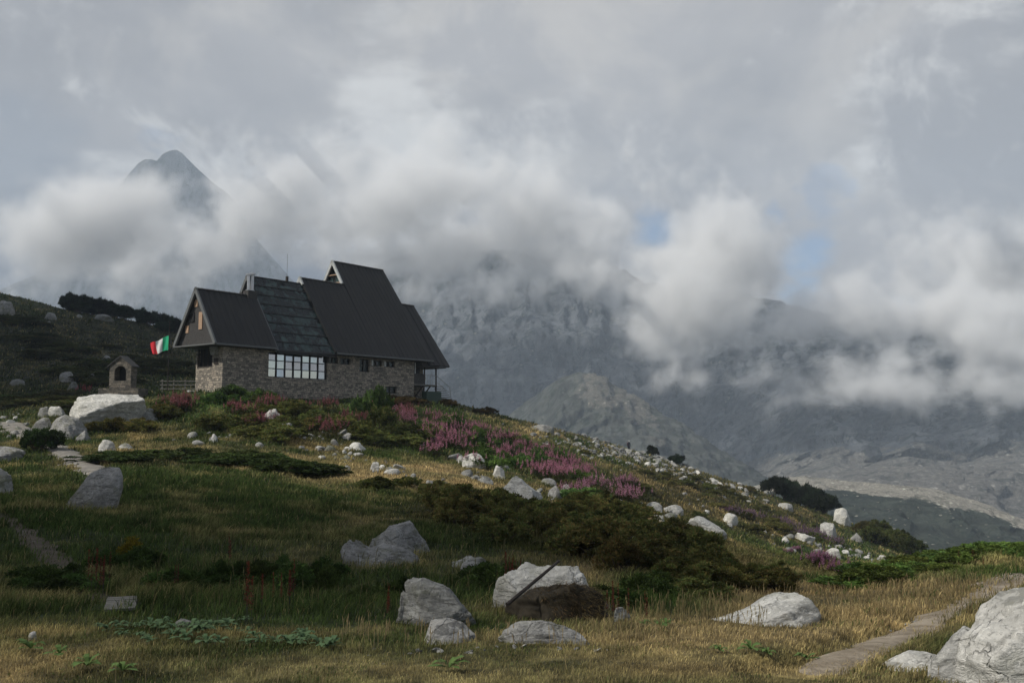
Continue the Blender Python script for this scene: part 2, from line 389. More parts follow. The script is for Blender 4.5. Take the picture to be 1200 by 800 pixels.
def scol_wall(px, v, n, m):
    return np.where(px > 800, 1-sstep(v+.10*n+.05*m, .20, .34), 0)*sstep(px, 800, 900)
mount = loft('mountain_face', [
 [(-500,760,800),(1700,760,760)],
 [(-500,620,1150),(500,640,1150),(700,650,1150),(850,600,1100),(930,570,1020),(1020,562,960),(1100,575,930),(1200,615,880),(1300,650,850),(1700,700,800)],
 [(-500,620,1450),(250,600,1450),(400,570,1400),(600,600,1400),(800,575,1380),(850,560,1360),(900,540,1340),(960,530,1300),(1000,545,1280),(1050,525,1290),(1100,540,1270),(1150,522,1290),(1200,530,1290),(1300,520,1300),(1700,500,1300)],
 [(-500,560,1800),(0,540,1800),(200,500,1820),(300,420,1850),(380,335,1850),(450,310,1850),(520,298,1850),(600,296,1850),(640,306,1860),(670,300,1870),(684,292,1880),(696,298,1880),(712,312,1890),(735,322,1890),(750,332,1900),(770,336,1910),(790,338,1920),(880,345,1950),(960,370,1950),(1100,370,1950),(1300,370,1950),(1700,370,1950)],
 [(-500,620,2500),(250,600,2500),(700,430,2500),(1700,420,2500)]],
 -500, 1700, 3, [6, 34, 130, 14], [0, 22, 75, 34, 30], M_WALL, 5, 170, scol_wall)
mount['kind'] = 'structure'
spur = loft('rock_spur', [
 [(480,760,760),(1040,760,700)],
 [(480,660,1010),(560,640,980),(640,600,960),(700,580,930),(800,590,900),(900,620,860),(1040,680,800)],
 [(480,640,1250),(540,560,1240),(580,500,1230),(620,468,1210),(655,446,1190),(680,440,1180),(705,446,1160),(735,462,1140),(760,476,1120),(790,496,1100),(825,522,1080),(860,543,1060),(900,566,1030),(940,590,1000),(1040,650,900)],
 [(480,740,1500),(700,560,1420),(1040,700,1100)]], 480, 1040, 3, [6, 60, 10], [0, 40, 20, 4], M_SPUR, 11, 75,
 lambda px, v, n, m: np.exp(-((px-705)/34)**2)*sstep(v, .5, .75)*.75+np.where(m > .35, .25, 0)+np.exp(-((px-(790-v*60))/30)**2)*.3)
spur['kind'] = 'structure'
mor = loft('moraine', [
 [(780,760,420),(1400,780,420)],
 [(780,690,620),(840,650,640),(880,620,650),(950,600,640),(1050,615,620),(1137,640,600),(1200,660,580),(1400,720,520)],
 [(780,670,760),(830,600,760),(870,574,760),(905,562,760),(934,559,750),(1000,566,730),(1040,569,715),(1085,574,700),(1137,588,680),(1170,602,665),(1200,618,650),(1260,650,620),(1400,700,560)],
 [(780,720,900),(1000,640,900),(1400,740,760)]], 780, 1400, 3, [5, 44, 10], [0, 14, 7, 3], M_MOR, 21, 45,
 lambda px, v, n, m: sstep(v+.18*n, .55, .85)*.62+.35*n*sstep(v, .2, .6)+.35*m)
mor['kind'] = 'structure'
peak = loft('far_peak', [
 [(-100,420,2600),(500,420,2600)],
 [(-100,380,2750),(40,320,2750),(90,262,2750),(125,225,2750),(145,200,2750),(152,192,2750),(160,187,2750),(168,187,2750),(175,189,2750),(181,181,2750),(190,177,2750),(198,176,2750),(205,180,2750),(214,189,2750),(228,202,2750),(245,216,2750),(262,228,2750),(272,240,2750),(300,285,2750),(360,350,2750),(500,400,2750)],
 [(-100,440,2950),(500,440,2950)]], -100, 500, 2.5, [60, 8], [14, 2, 0], M_WALL, 33, 170)
peak['kind'] = 'structure'

# ------------------------------------------------------------------ rocks
def ico(sub):
    bm = bmesh.new(); bmesh.ops.create_icosphere(bm, subdivisions=sub, radius=1); bm.verts.ensure_lookup_table()
    v = np.array([x.co[:] for x in bm.verts]); f = np.array([[x.index for x in fc.verts] for fc in bm.faces]); bm.free(); return v, f
ICO = {s: ico(s) for s in (2, 3, 4, 5, 6)}
def rock_shape(seed, sub=4, npl=16, rough=.07, flat=.0, detail=1.0):
    r_ = np.random.default_rng(seed); v, f = ICO[sub]
    q_ = 2.3; P = v/((np.abs(v)**q_).sum(1)**(1/q_))[:, None]
    N = r_.normal(size=(npl, 3)); N[:, 2] *= .8; N /= np.linalg.norm(N, axis=1)[:, None]
    for k in range(npl):      # cut flat faces
        h = P@N[k]; lim = h.max()*r_.uniform(.60, .92); ex = np.maximum(h-lim, 0)
        P = P-ex[:, None]*N[k]*.93
    n = fbm(P[:, 0]*2.1+seed, P[:, 1]*2.1, P[:, 2]*2.1, seed % 97, 5, .55); a_ = r_.uniform(-.8, .8)
    r2 = fbm(P[:, 0]*1.6+seed+P[:, 2]*1.5, P[:, 1]*2.0, P[:, 2]*5.5+P[:, 0]*2.6*a_, seed % 89+5, 5, .6, True)
    L = np.linalg.norm(P, axis=1)[:, None]
    P = P+P/L*(rough*1.3*n+rough*1.7*np.minimum(r2, .35)*detail)[:, None]
    if sub >= 5:
        r3 = fbm(P[:, 0]*7+seed, P[:, 1]*7, P[:, 2]*11, seed % 71+3, 4, .6, True); P = P+P/L*(rough*.35*r3)[:, None]
    return P, f
def make_rock(name, seed, size, mat_, sub=4, profile=None, link=True, rough=.07, npl=16):
    P, f = rock_shape(seed, sub, npl, rough)
    P = P.copy()
    for i in range(3): P[:, i] /= np.abs(P[:, i]).max() if i < 2 else P[:, i].max()
    if profile is not None:
        xs, zs = zip(*profile)
        w = np.interp(P[:, 0], xs, zs); e = np.maximum(1-np.abs(P[:, 0])**2.6, .12)**.4
        P[:, 2] = np.where(P[:, 2] > 0, np.minimum(P[:, 2]/e, 1.25)*w, P[:, 2])
    P = P*np.array(size)
    return mesh_np(name, P, f, mat_, smooth=True, link=link)
def place_rock(x0, x1, top, bot, seed, label, m=None, group=None, depth=.8, sub=5, profile=None, rz=0, rough=.07, npl=16, name='boulder', cat='boulder', lift=0):
    m = m or M_ROCK
    p = hit1((x0+x1)/2, bot); Y = p[1]; k = Y/F
    W = (x1-x0)*k; D = W*depth
    Yc = Y+D*.30
    Hh = (bot-top)*Yc/F*1.0
    X = ((x0+x1)/2-600)/F*Yc
    zb = at((x0+x1)/2, bot, Yc)[2]
    o = make_rock(name, seed, (W/2, D/2, max(Hh, .03)), m, sub, profile, rough=rough, npl=npl)
    o.location = (X, Yc, zb+lift); o.rotation_euler = (0, 0, rz)
    tag(o, label, cat, group); return o
BR = place_rock
BR(1085,1400,690,816,101,'huge pale grey limestone boulder cut off by the right edge beside the path',M_ROCKL,depth=.62,sub=6,rough=.055,npl=10,
   profile=[(-1,.55),(-.86,.85),(-.78,1.0),(-.5,1.0),(-.25,.96),(.2,.93),(.6,.8),(1,.4)])
BR(1074,1160,736,800,165,'low pale lobe of limestone leaning on the left flank of the huge pale boulder',M_ROCKL,depth=.6,sub=6,rough=.055,npl=10,profile=[(-1,.35),(-.8,.75),(-.3,1),(1,1)])
BR(1010,1100,764,786,102,'low pale stone slab lying against the left foot of the huge pale boulder',M_ROCKL,depth=.8,rough=.05)
BR(815,988,701,733,103,'long flat pale boulder lying in dry grass left of the path',M_ROCKL,depth=.8,sub=6,rough=.06,profile=[(-1,.1),(-.6,.35),(-.3,.6),(-.02,.95),(.2,1),(.55,.95),(.7,.75),(.95,.6),(1,.2)])
BR(434,512,611,648,104,'grey boulder behind another at the middle of the hollow',M_ROCK,sub=6,rough=.09,profile=[(-1,.3),(-.6,.75),(-.35,.98),(.2,1),(.5,.75),(.9,.45),(1,.2)])
BR(402,494,626,664,105,'grey boulder with pointed left end in front of another at mid hollow',M_ROCK,sub=6,rough=.09,depth=.6,profile=[(-1,.55),(-.75,1),(-.55,.85),(-.25,.62),(.1,.72),(.5,.6),(.8,.4),(1,.2)])
BR(530,566,648,664,106,'thin tilted pale slab of rock among ferns in the hollow',M_ROCKL,sub=4,depth=.5,profile=[(-1,.3),(-.3,.7),(0,.9),(.3,.8),(.7,.5),(1,.3)])
BR(540,575,652,671,107,'small square grey block beneath the thin tilted slab',M_ROCK,sub=4,depth=.7)
BR(464,560,684,732,208,'rounded grey boulder with a mossy right slope above the dry verge',M_ROCKF,sub=6,rough=.07,depth=.7,profile=[(-1,.9),(-.8,1.1),(-.3,1.1),(.1,.95),(.5,.8),(.8,.62),(1,.4)])
BR(492,560,724,753,109,'low pinkish grey boulder at the edge of the dry verge',M_ROCK,sub=5,depth=.7,profile=[(-1,.2),(-.6,.75),(0,1),(.5,.95),(.85,.5),(1,.3)])
BR(575,700,659,716,110,'broad white slab boulder behind the mound of dead grass',M_ROCKL,sub=6,rough=.05,depth=.6,profile=[(-1,.6),(-.75,.85),(-.3,.95),(.2,1),(.8,1.02),(.92,.9),(1,.7)])
BR(576,690,724,754,111,'long low broken grey rock at the foot of the earth bank',M_ROCK,sub=6,rough=.08,depth=.5,profile=[(-1,.7),(-.85,.95),(-.7,.8),(-.4,1),(.1,.85),(.5,.7),(1,.2)])
BR(715,736,712,728,112,'small round dark boulder right of the earth bank',M_ROCKF,sub=4)
BR(84,162,548,597,113,'wedge shaped grey boulder standing in the shaded meadow at left',M_ROCK,sub=6,rough=.06,depth=.7,profile=[(-1,.1),(-.6,.5),(-.25,.9),(.1,1),(.6,.98),(.8,.75),(.95,.4),(1,.2)])
BR(-25,22,546,579,114,'dark grey boulder cut by the left edge below a flatter one',M_ROCKF,sub=5)
BR(-30,33,523,540,115,'flat grey slab cut by the left edge beside a dark bush',M_ROCK,sub=5)
SH = BR(72,192,461,500,116,'great pale outcrop boulder carrying the stone shrine',M_ROCKL,sub=6,rough=.06,depth=.9,profile=[(-1,.35),(-.85,.75),(-.6,.95),(-.1,1.),(.5,.97),(.8,.8),(1,.35)])
BR(51,104,485,515,117,'jagged grey boulder below left of the shrine outcrop',M_ROCK,sub=5,rough=.1,depth=.6,profile=[(-1,.2),(-.5,.7),(-.1,1),(.4,.95),(.8,.7),(1,.4)])
BR(39,66,489,504,118,'thin leaning slab left of the jagged grey boulder',M_ROCK,sub=4,depth=.5)
BR(43,64,476,489,119,'mottled grey rock at the back of the rubble by the upper path',M_ROCKF,sub=4)
BR(56,78,476,488,120,'pale tilted slab between the rubble and the shrine outcrop',M_ROCKL,sub=4,depth=.4)
BR(160,188,478,497,121,'dark broken rock under the right end of the shrine outcrop',M_ROCKF,sub=4)
BR(116,138,515,530,122,'small white topped rock on the meadow under the shrine outcrop',M_ROCKL,sub=4)
BR(140,160,519,527,123,'low pale rock right of the small white topped rock',M_ROCK,sub=4)
BR(90,108,504,516,124,'upright grey stone at the right foot of the jagged boulder',M_ROCK,sub=4)
BR(306,332,478,504,125,'white crested boulder among fireweed below the stone wall of the hut',M_ROCKL,sub=5,profile=[(-1,.4),(-.5,.85),(-.2,1),(.3,.95),(.7,.65),(1,.3)])
BR(330,346,495,509,126,'grey boulder touching the right foot of the white crested boulder',M_ROCK,sub=4)
BR(578,646,572,604,127,'big lichen spotted boulder above the heath with a dark right face',M_ROCKL,lift=.45,sub=6,rough=.05,depth=.7,profile=[(-1,.45),(-.7,.85),(-.4,1),(0,.9),(.5,.6),(.9,.35),(1,.1)])
BR(541,570,531,548,128,'rounded cream boulder amid pink fireweed',M_ROCKL,sub=5)
BR(534,546,533,543,129,'small cream stone at the left side of the rounded cream boulder',M_ROCKL,sub=4)
BR(577,592,545,561,130,'pale upright rock right of the rounded cream boulder',M_ROCKL,sub=4)
BR(641,658,569,583,131,'grey knobbly boulder left of the squared cream boulder',M_ROCK,sub=4)
BR(655,673,567,582,132,'squared cream boulder beside pink flowers above the heath',M_ROCKL,sub=4)
BR(676,696,569,580,133,'pale rock half hidden behind pink flowers right of the squared boulder',M_ROCKL,sub=4)
BR(795,850,613,634,134,'long pale boulder lying along the slope at right of the heath',M_ROCKL,lift=.3,sub=5,profile=[(-1,.7),(-.6,1),(0,.85),(.5,.55),(1,.15)])
BR(774,799,591,602,135,'flat pale rock on the slope above the long pale boulder',M_ROCKL,sub=4)
BR(752,776,588,599,136,'white rock left of the flat pale rock on the slope',M_ROCKL,sub=4)
BR(760,776,602,609,137,'small white stone below the flat pale rocks on the slope',M_ROCKL,sub=3)
BR(840,862,601,612,138,'pointed white rocks by the thin pink strip on the far slope',M_ROCKL,sub=4)
BR(970,994,595,613,139,'tall pale boulder with dark right half under the dwarf pines',M_ROCKL,sub=5,depth=.9)
BR(952,975,612,626,140,'blocky white boulder just below the tall pale boulder',M_ROCKL,sub=5,depth=.9)
BR(922,951,622,633,141,'long low white rock beside the blocky white boulder',M_ROCKL,sub=4,profile=[(-1,.8),(0,.8),(.6,.6),(1,.3)])
BR(989,1005,624,633,142,'pale rock above the scree by the dark shrubs at right',M_ROCK,sub=4)
BR(961,983,642,653,143,'large pale stone at the upper left of the scree patch',M_ROCKL,sub=4)
BR(1046,1064,656,667,144,'large pale stone at the lower right of the scree patch',M_ROCKL,sub=4)
BR(1066,1080,652,661,145,'white stone at the far right end of the rocky slope',M_ROCKL,sub=4)
BR(909,926,589,596,146,'flat white rock on the dark slope below the dwarf pines',M_ROCKL,sub=4)
BR(48,63,366,375,147,'pale rock high on the dark hillside at left',M_ROCK,sub=4)
BR(51,57,376,380,148,'small stone just below the pale rock on the hillside',M_ROCK,sub=3)
BR(-14,16,352,369,149,'broken rock outcrop at the left edge high on the hillside',M_ROCK,sub=5,rough=.12)
BR(69,87,435,448,150,'smooth rounded pale boulder on the dark hillside left of the shrine',M_ROCK,sub=5)
BR(77,93,447,458,151,'grey boulder just under the smooth rounded one',M_ROCKF,sub=4)
BR(10,32,444,453,152,'dim grey boulder low on the dark hillside at far left',M_ROCKF,sub=4)
BR(115,130,416,427,153,'grey tilted rock on the hillside above the shrine path',M_ROCK,sub=4)
BR(101,112,438,446,154,'small pale rock between the rounded boulder and the shrine',M_ROCK,sub=3)
BR(104,130,368,375,155,'long grey slab under the dwarf pine thicket on the hillside crest',M_ROCKF,sub=4)
BR(85,93,368,372,156,'small pale stone left of the long slab on the hillside crest',M_ROCK,sub=3)
BR(620,650,497,506,157,'flat pale ledge rocks on the ridge right of the hut',M_ROCK,sub=4)
BR(700,715,705,716,158,'low grey stone half buried beside the earth bank',M_ROCKF,sub=4)
BR(213,240,724,735,159,'dim flat grey stone among tall weeds at lower left',M_ROCKF,sub=4)
BR(485,500,507,521,160,'grey slab under the willow bush on the slope',M_ROCK,sub=4)
BR(435,449,541,553,161,'pointed white rock at the lower edge of the rubble band',M_ROCKL,sub=4)
BR(405,430,518,528,162,'long pale rock in the rubble band below the hut',M_ROCKL,sub=4)
BR(247,258,508,518,163,'white topped dark rock in the left rubble group',M_ROCKL,sub=4)
BR(47,58,740,750,164,'small white stone on the dry verge at lower left',M_ROCKL,sub=3)

# scattered rubble: each stone its own object, copied from prototypes
PROTO = []; ALLR = []
for k in range(9):
    o = make_rock('rock', 300+k, (1, 1, 1), (M_ROCK, M_ROCKF, M_ROCKL)[k % 3], 3, rough=.08, npl=8, link=False); PROTO.append(o)
def scatter_rocks(polys, n, smin, smax, label, group, seed, squash=.7):
    r_ = np.random.default_rng(seed); out = []
    pts = []
    while len(pts) < n:
        cx, cy, rx, ry, an = polys[r_.integers(len(polys))]
        a_, b_ = r_.normal(size=2)*.55; ca, sa = math.cos(R(an)), math.sin(R(an))
        pts.append((cx+a_*rx*ca-b_*ry*sa, cy+a_*rx*sa+b_*ry*ca))
    P, ok = hitd([p[0] for p in pts], [p[1] for p in pts])
    for p, k in zip(P, ok):
        if not k: continue
        s = (smin+(smax-smin)*r_.random()**2.2)*p[1]/F*.5
        o = PROTO[r_.integers(len(PROTO))].copy(); COL.objects.link(o); o.name = 'rock'
        s *= 1.2; o.location = (p[0], p[1]+s*.3, p[2]+s*.18); o.scale = (s*r_.uniform(.8, 1.5), s*r_.uniform(.7, 1.1), s*squash*r_.uniform(.6, 1.3))
        o.rotation_euler = (r_.normal()*.45, r_.normal()*.45, r_.uniform(0, 6.28)); tag(o, label, 'rock', group); out.append(o); ALLR.append((s/p[1], o))
    return out
scatter_rocks([(720,528,90,14,13),(770,545,90,10,16),(690,525,50,14,12),(850,575,50,8,20),(740,533,60,8,13),(780,548,70,8,16)], 480, 2., 8, 'pale rubble stone in the boulder field along the ridge right of the hut', 'rubble stones on the ridge', 1, .55)
scatter_rocks([(1000,650,60,8,16),(980,645,40,7,12),(1030,660,25,6,14)], 42, 3, 12, 'white scree stone in the patch beneath the dark shrubs at right', 'stones of the small scree patch', 2)
scatter_rocks([(375,515,40,9,10),(440,545,60,8,14),(400,535,50,9,10),(490,565,60,6,12)], 70, 3.5, 12, 'pale stone in the rubble band below the hut', 'stones of the rubble band below the hut', 3)
scatter_rocks([(265,518,45,8,8),(235,515,30,7,5)], 14, 4, 12, 'pale stone in the rubble group left below the hut', 'stones left below the hut', 4)
scatter_rocks([(30,505,24,12,-30),(15,498,18,10,0),(45,515,20,6,30)], 26, 4, 12, 'grey stone in the rubble where the upper path starts', 'stones at the head of the upper path', 5)
scatter_rocks([(600,550,50,8,12),(650,580,50,8,12),(700,590,50,8,14),(560,560,30,6,10),(740,600,60,8,15)], 60, 4, 14, 'pale stone below the pink fireweed on the slope', 'stones below the fireweed', 6)
scatter_rocks([(880,610,60,14,18),(930,640,50,10,18),(880,585,60,10,18),(820,600,50,10,18)], 30, 2.5, 8, 'small white stone dotted over the far right slope', 'stones dotted over the far slope', 7)
scatter_rocks([(600,762,90,3,0),(520,764,60,3,0),(700,762,60,3,0)], 22, 3, 9, 'flat pebble lying in the dry verge below the low rocks', 'pebbles in the dry verge', 8, .4)
scatter_rocks([(990,762,40,4,-20),(1060,734,40,4,-22),(1150,700,50,5,-22),(60,655,40,8,35),(80,540,40,5,28)], 60, 2, 6, 'small stone lying on the trodden path', 'stones on the paths', 10, .5)
scatter_rocks([(200,770,180,20,0),(1000,775,60,8,-15)], 12, 3, 7, 'small pale pebble on the dry grass at lower left', 'pebbles at lower left', 9, .5)
ALLR.sort(key=lambda q_: -q_[0])
rest = ALLR[235:]; Vs_, Fs_, k_ = [], [], 0     # the smallest stones read as one sheet of rubble
for _, o in rest:
    me = o.data; co = np.empty(len(me.vertices)*3); me.vertices.foreach_get('co', co); co = co.reshape(-1, 3)
    rm = np.array(o.rotation_euler.to_matrix()); co = (co*np.array(o.scale))@rm.T+np.array(o.location)
    fc = np.empty(len(me.polygons)*3, dtype=np.int32); me.loops.foreach_get('vertex_index', fc); Vs_.append(co); Fs_.append(fc.reshape(-1, 3)+k_); k_ += len(co)
    bpy.data.objects.remove(o)
rb = mesh_np('rubble', np.vstack(Vs_), np.vstack(Fs_), M_ROCK, smooth=True); tag(rb, 'fine grey rubble scattered over the ridge and slopes', 'rubble', None, 'stuff')
print('rocks done')

# ------------------------------------------------------------------ paths
def path(name, pts, w0, m, raise_=.035, wj=.9, seed=0):
    C = PC[seed-1]
    ts = np.linspace(0, len(C)-1, len(C)*30)
    def cat(a):
        i = np.clip(ts.astype(int), 0, len(C)-2); f_ = ts-i
        p0, p1, p2, p3 = a[np.maximum(i-1, 0)], a[i], a[i+1], a[np.minimum(i+2, len(C)-1)]
        return .5*((2*p1)+(p2-p0)*f_+(2*p0-5*p1+4*p2-p3)*f_**2+(3*p1-p0-3*p2+p3)*f_**3)
    X, Y = cat(C[:, 0]), cat(C[:, 1]); W = cat(np.array(w0, float))
    dx, dy = np.gradient(X), np.gradient(Y); L = np.hypot(dx, dy)+1e-6; nx, ny = dy/L, -dx/L
    K = 21; V = []
    wl = 1+wj*fbm(X*1.3, Y*1.3, 0, seed+3, 4); wr = 1+wj*fbm(X*1.3, Y*1.3, 5, seed+9, 4)
    for k in range(K):
        s = (k/(K-1)-.5)*W*1.15*np.where(k < K/2, wl, wr)
        x, y = X+nx*s, Y+ny*s; e = abs(k/(K-1)-.5)*2
        V.append(np.stack([x, y, H(x, y)+raise_*.6*(1-e**3)-.03*e**3-.12*np.maximum(1-np.minimum(ts, ts[-1]-ts)/.7, 0)], -1))
    V = np.array(V); ker = np.hanning(27); ker /= ker.sum()
    for k in range(K): zz = np.pad(V[k, :, 2], 13, mode='edge'); V[k, :, 2] = np.convolve(zz, ker, 'valid')
    n = len(ts); ii = np.arange(K)[:, None]*n+np.arange(n)[None, :]
    qq = np.stack([ii[:-1, :-1], ii[:-1, 1:], ii[1:, 1:], ii[1:, :-1]], -1).reshape(-1, 4)
    o = mesh_np(name, V.reshape(-1, 3), qq, m, smooth=True); o['kind'] = 'structure'
    return np.stack([X, Y, W], -1)
def dirt_mat(name, c1, c2):
    m, t, b = mat(name); g = t.n('ShaderNodeNewGeometry').outputs['Position']
    n1 = t.noise(g, 2.5, 8, .7); n2 = t.noise(g, 40, 4, .7); vo = t.n('ShaderNodeTexVoronoi', i_Scale=22.); t.nt.links.new(g, vo.inputs['Vector'])
    c = t.mix(t.mr(n1, .35, .65), c1, c2); c = t.mix(t.math('MULTIPLY', t.mr(vo.outputs['Distance'], .25, .05), .5), c, (.38, .36, .33)); c = t.mix(t.math('MULTIPLY', t.mr(n2, .5, .7), .4), c, tuple(x*.5 for x in c1))
    t.nt.links.new(c, b.inputs['Base Color']); b.inputs['Roughness'].default_value = .95
    bump(t, b, t.math('ADD', n2, t.math('MULTIPLY', vo.outputs['Distance'], -.6)), .7, .03)
    return m
M_DIRT = dirt_mat('trail_gravel', (.21, .17, .12), (.40, .34, .26)); M_DIRT2 = dirt_mat('trail_earth', (.06, .048, .034), (.105, .085, .062))
PL = []
PL.append(path('gravel_path', [(925,782),(985,762),(1040,742),(1085,722),(1130,704),(1170,688),(1205,676),(1260,664)], [.26,.38,.44,.52,.62,.85,1.1,1.2], M_DIRT, .07, seed=1))
PL.append(path('earth_path', [(128,704),(105,690),(82,672),(62,652),(38,632),(20,618),(2,606),(-30,596)], [.5,.5,.5,.55,.6,.7,.8,.9], M_DIRT2, .07, seed=2))
PL.append(path('upper_path', [(118,560),(106,549),(92,541),(76,532),(60,524),(46,517),(32,510),(15,500),(0,494)], [1.0,1.1,1.2,1.3,1.3,1.4,1.4,1.6,1.6], dirt_mat('trail_stone', (.15, .14, .125), (.27, .25, .215)), .14, seed=3))
PLA = np.vstack(PL); WKP = hit1(133, 714)
def near_path(X, Y):
    out = np.zeros(len(X), bool); RJ = np.random.default_rng(3).uniform(.06, .52, len(X))
    out |= (np.abs(X-WKP[0]+.1) < .22) & (np.abs(Y-WKP[1]-.1) < .45)
    for x, y, w in PLA[::4]: out |= (X-x)**2+(Y-y)**2 < (w*(RJ if y < 30 else RJ+.35))**2
    return out

# ------------------------------------------------------------------ grass as one sheet of blades
def blades(n, seed, wf, hf, sel=None, yr=(4, 230), name='grass', pxr=(-120, 1330), m=None):
    r_ = np.random.default_rng(seed)
    px, py = proj(GX, np.maximum(GY, .1), GZ)
    A0, B0, C0, D0 = (np.stack([px, py], -1)[s] for s in ((slice(None, -1), slice(None, -1)), (slice(1, None), slice(None, -1)), (slice(1, None), slice(1, None)), (slice(None, -1), slice(1, None))))
    area = .5*((C0-A0)[..., 0]*(D0-B0)[..., 1]-(C0-A0)[..., 1]*(D0-B0)[..., 0])
    area = np.where((GY[:-1, :-1] > yr[0]) & (GY[:-1, :-1] < yr[1]) & (A0[..., 0] > pxr[0]) & (A0[..., 0] < pxr[1]) & (A0[..., 1] < 860), -area, 0)
    area = np.maximum(area, 0)
    # a thin floor so slopes turned slightly away still carry plants
    reg = (GY[:-1, :-1] > yr[0]) & (GY[:-1, :-1] < yr[1]) & (A0[..., 0] > pxr[0]) & (A0[..., 0] < pxr[1]) & (A0[..., 1] < 860)
    dr = RG[:-1, :-1]; area = area+np.where(reg, .02*(dr*.02)**2/(dr/F)**2*.01, 0)
    p = (area/area.sum()).ravel(); pick = r_.choice(len(p), n, p=p)
    j, i = np.divmod(pick, area.shape[1]); fj, fi = r_.random(n), r_.random(n)
    a_ = ang[j]*(1-fj)+ang[j+1]*fj; rr = radii[i]*(1-fi)+radii[i+1]*fi
    X, Y = rr*np.sin(a_), rr*np.cos(a_); Z = H(X, Y)
    colr, d, h, l, k = cover(X, Y, Z)
    keep = ~near_path(X, Y)
    if sel is not None: keep &= sel(X, Y, Z, d, h, l, k, r_)
    # keep plants out of the buildings' footprint
    lu = (X-O3[0])*AX[0]+(Y-O3[1])*AX[1]; lv = (X-O3[0])*BX[0]+(Y-O3[1])*BX[1]
    keep &= ~((lu > -.3) & (lu < 28) & (lv > -.2) & (lv < 9))
    X, Y, Z, colr, d, h, l, k, rr = (q_[keep] for q_ in (X, Y, Z, colr, d, h, l, k, rr)); n = len(X)
    hgt = hf(rr, d, h, l, k)*r_.uniform(.55, 1.35, n)*np.clip(1+.9*fbm(X/.9, Y/.9, 0, 77, 3)+.5*fbm(X/4, Y/4, 0, 78, 2), .35, 2); wid = wf(rr)*r_.uniform(.6, 1.3, n)
    az = r_.uniform(0, 2*math.pi, n); bend = r_.uniform(.15, .9, n)*hgt
    wd = fbm(X/3, Y/3, 0, 88, 2)*1.5
    bx, by = np.cos(az)*bend+.18*hgt*(1+wd), np.sin(az)*bend*.7
    sa = r_.uniform(0, math.pi, n); sx, sy = np.cos(sa)*wid/2, np.sin(sa)*wid/2
    V = np.empty((n, 5, 3)); z0 = Z-.02
    V[:, 0] = np.stack([X-sx, Y-sy, z0], 1); V[:, 1] = np.stack([X+sx, Y+sy, z0], 1)
    V[:, 2] = np.stack([X+bx*.35+sx*.7, Y+by*.35+sy*.7, Z+hgt*.6], 1); V[:, 3] = np.stack([X+bx*.35-sx*.7, Y+by*.35-sy*.7, Z+hgt*.6], 1)
    V[:, 4] = np.stack([X+bx, Y+by, Z+hgt*r_.uniform(.75, 1, n)], 1)
    base = np.arange(n)[:, None]*5
    T = np.concatenate([base+np.array([0, 1, 2]), base+np.array([0, 2, 3]), base+np.array([3, 2, 4])], 0)
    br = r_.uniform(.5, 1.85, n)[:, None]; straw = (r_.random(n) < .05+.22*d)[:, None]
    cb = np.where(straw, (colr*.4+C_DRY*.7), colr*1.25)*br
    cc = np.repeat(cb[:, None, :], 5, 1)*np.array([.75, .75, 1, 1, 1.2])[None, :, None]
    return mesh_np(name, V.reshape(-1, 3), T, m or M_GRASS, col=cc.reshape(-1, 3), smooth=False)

# ------------------------------------------------------------------ hut frame (local x along the long front, y into the house)
AX = np.array([.614, .789]); AX /= np.hypot(*AX); BX = np.array([-AX[1], AX[0]])
O3 = np.array([-24.717, 80.0])
HUT = empty('mountain_hut', (O3[0], O3[1], 0), math.atan2(AX[1], AX[0]))
tag(HUT, 'stone mountain hut with steep stepped dark metal roofs on the ridge', 'building')
def stone_mat(nm='coursed_stone', k=1.):
    m, t, b = mat(nm); tc = t.n('ShaderNodeTexCoord').outputs['Object']
    s = t.n('ShaderNodeSeparateXYZ'); t.nt.links.new(tc, s.inputs[0])
    x = t.math('ADD', s.outputs[0], s.outputs[1]); nz = t.noise(tc, 1.8, 4)
    z = t.math('ADD', s.outputs[2], t.math('MULTIPLY', nz, .34)); x = t.math('ADD', x, t.math('MULTIPLY', t.noise(tc, 2.6, 3), .5))
    v = t.n('ShaderNodeCombineXYZ'); t.nt.links.new(x, v.inputs[0]); t.nt.links.new(z, v.inputs[1])
    br = t.n('ShaderNodeTexBrick', offset=.43, i_Scale=1., i_Mortar_Size=.018, i_Mortar_Smooth=.2, i_Bias=0., i_Brick_Width=.42, i_Row_Height=.19)
    br.squash = .7; br.squash_frequency = 3
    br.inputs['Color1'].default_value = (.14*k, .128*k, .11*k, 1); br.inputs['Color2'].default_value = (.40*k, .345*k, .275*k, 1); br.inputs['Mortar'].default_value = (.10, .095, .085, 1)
    t.nt.links.new(v.outputs[0], br.inputs['Vector'])
    n2 = t.noise(tc, 9, 6, .7)
    c = t.mix(t.mr(n2, .35, .65), (.7, .7, .7), (1.25, 1.25, 1.25)); c = t.mix(1., br.outputs['Color'], c, 'MULTIPLY')
    t.nt.links.new(c, b.inputs['Base Color']); b.inputs['Roughness'].default_value = .9
    bump(t, b, t.math('ADD', t.math('MULTIPLY', br.outputs['Fac'], -1.), t.math('MULTIPLY', n2, .5)), .8, .05)
    return m
M_STONE = stone_mat()
M_ROOF = simple('dark_sheet_metal', (.021, .0205, .022), .6, .2, 2, 0, .2)
m, t, b = mat('dark_sheet_metal_roof'); g = t.vmath('MULTIPLY', t.n('ShaderNodeTexCoord').outputs['Object'], (3.5, .35, .22)).outputs[0]
n_a = t.noise(g, 1.5, 6, .65); n_b = t.noise(t.n('ShaderNodeTexCoord').outputs['Object'], .5, 5, .6)
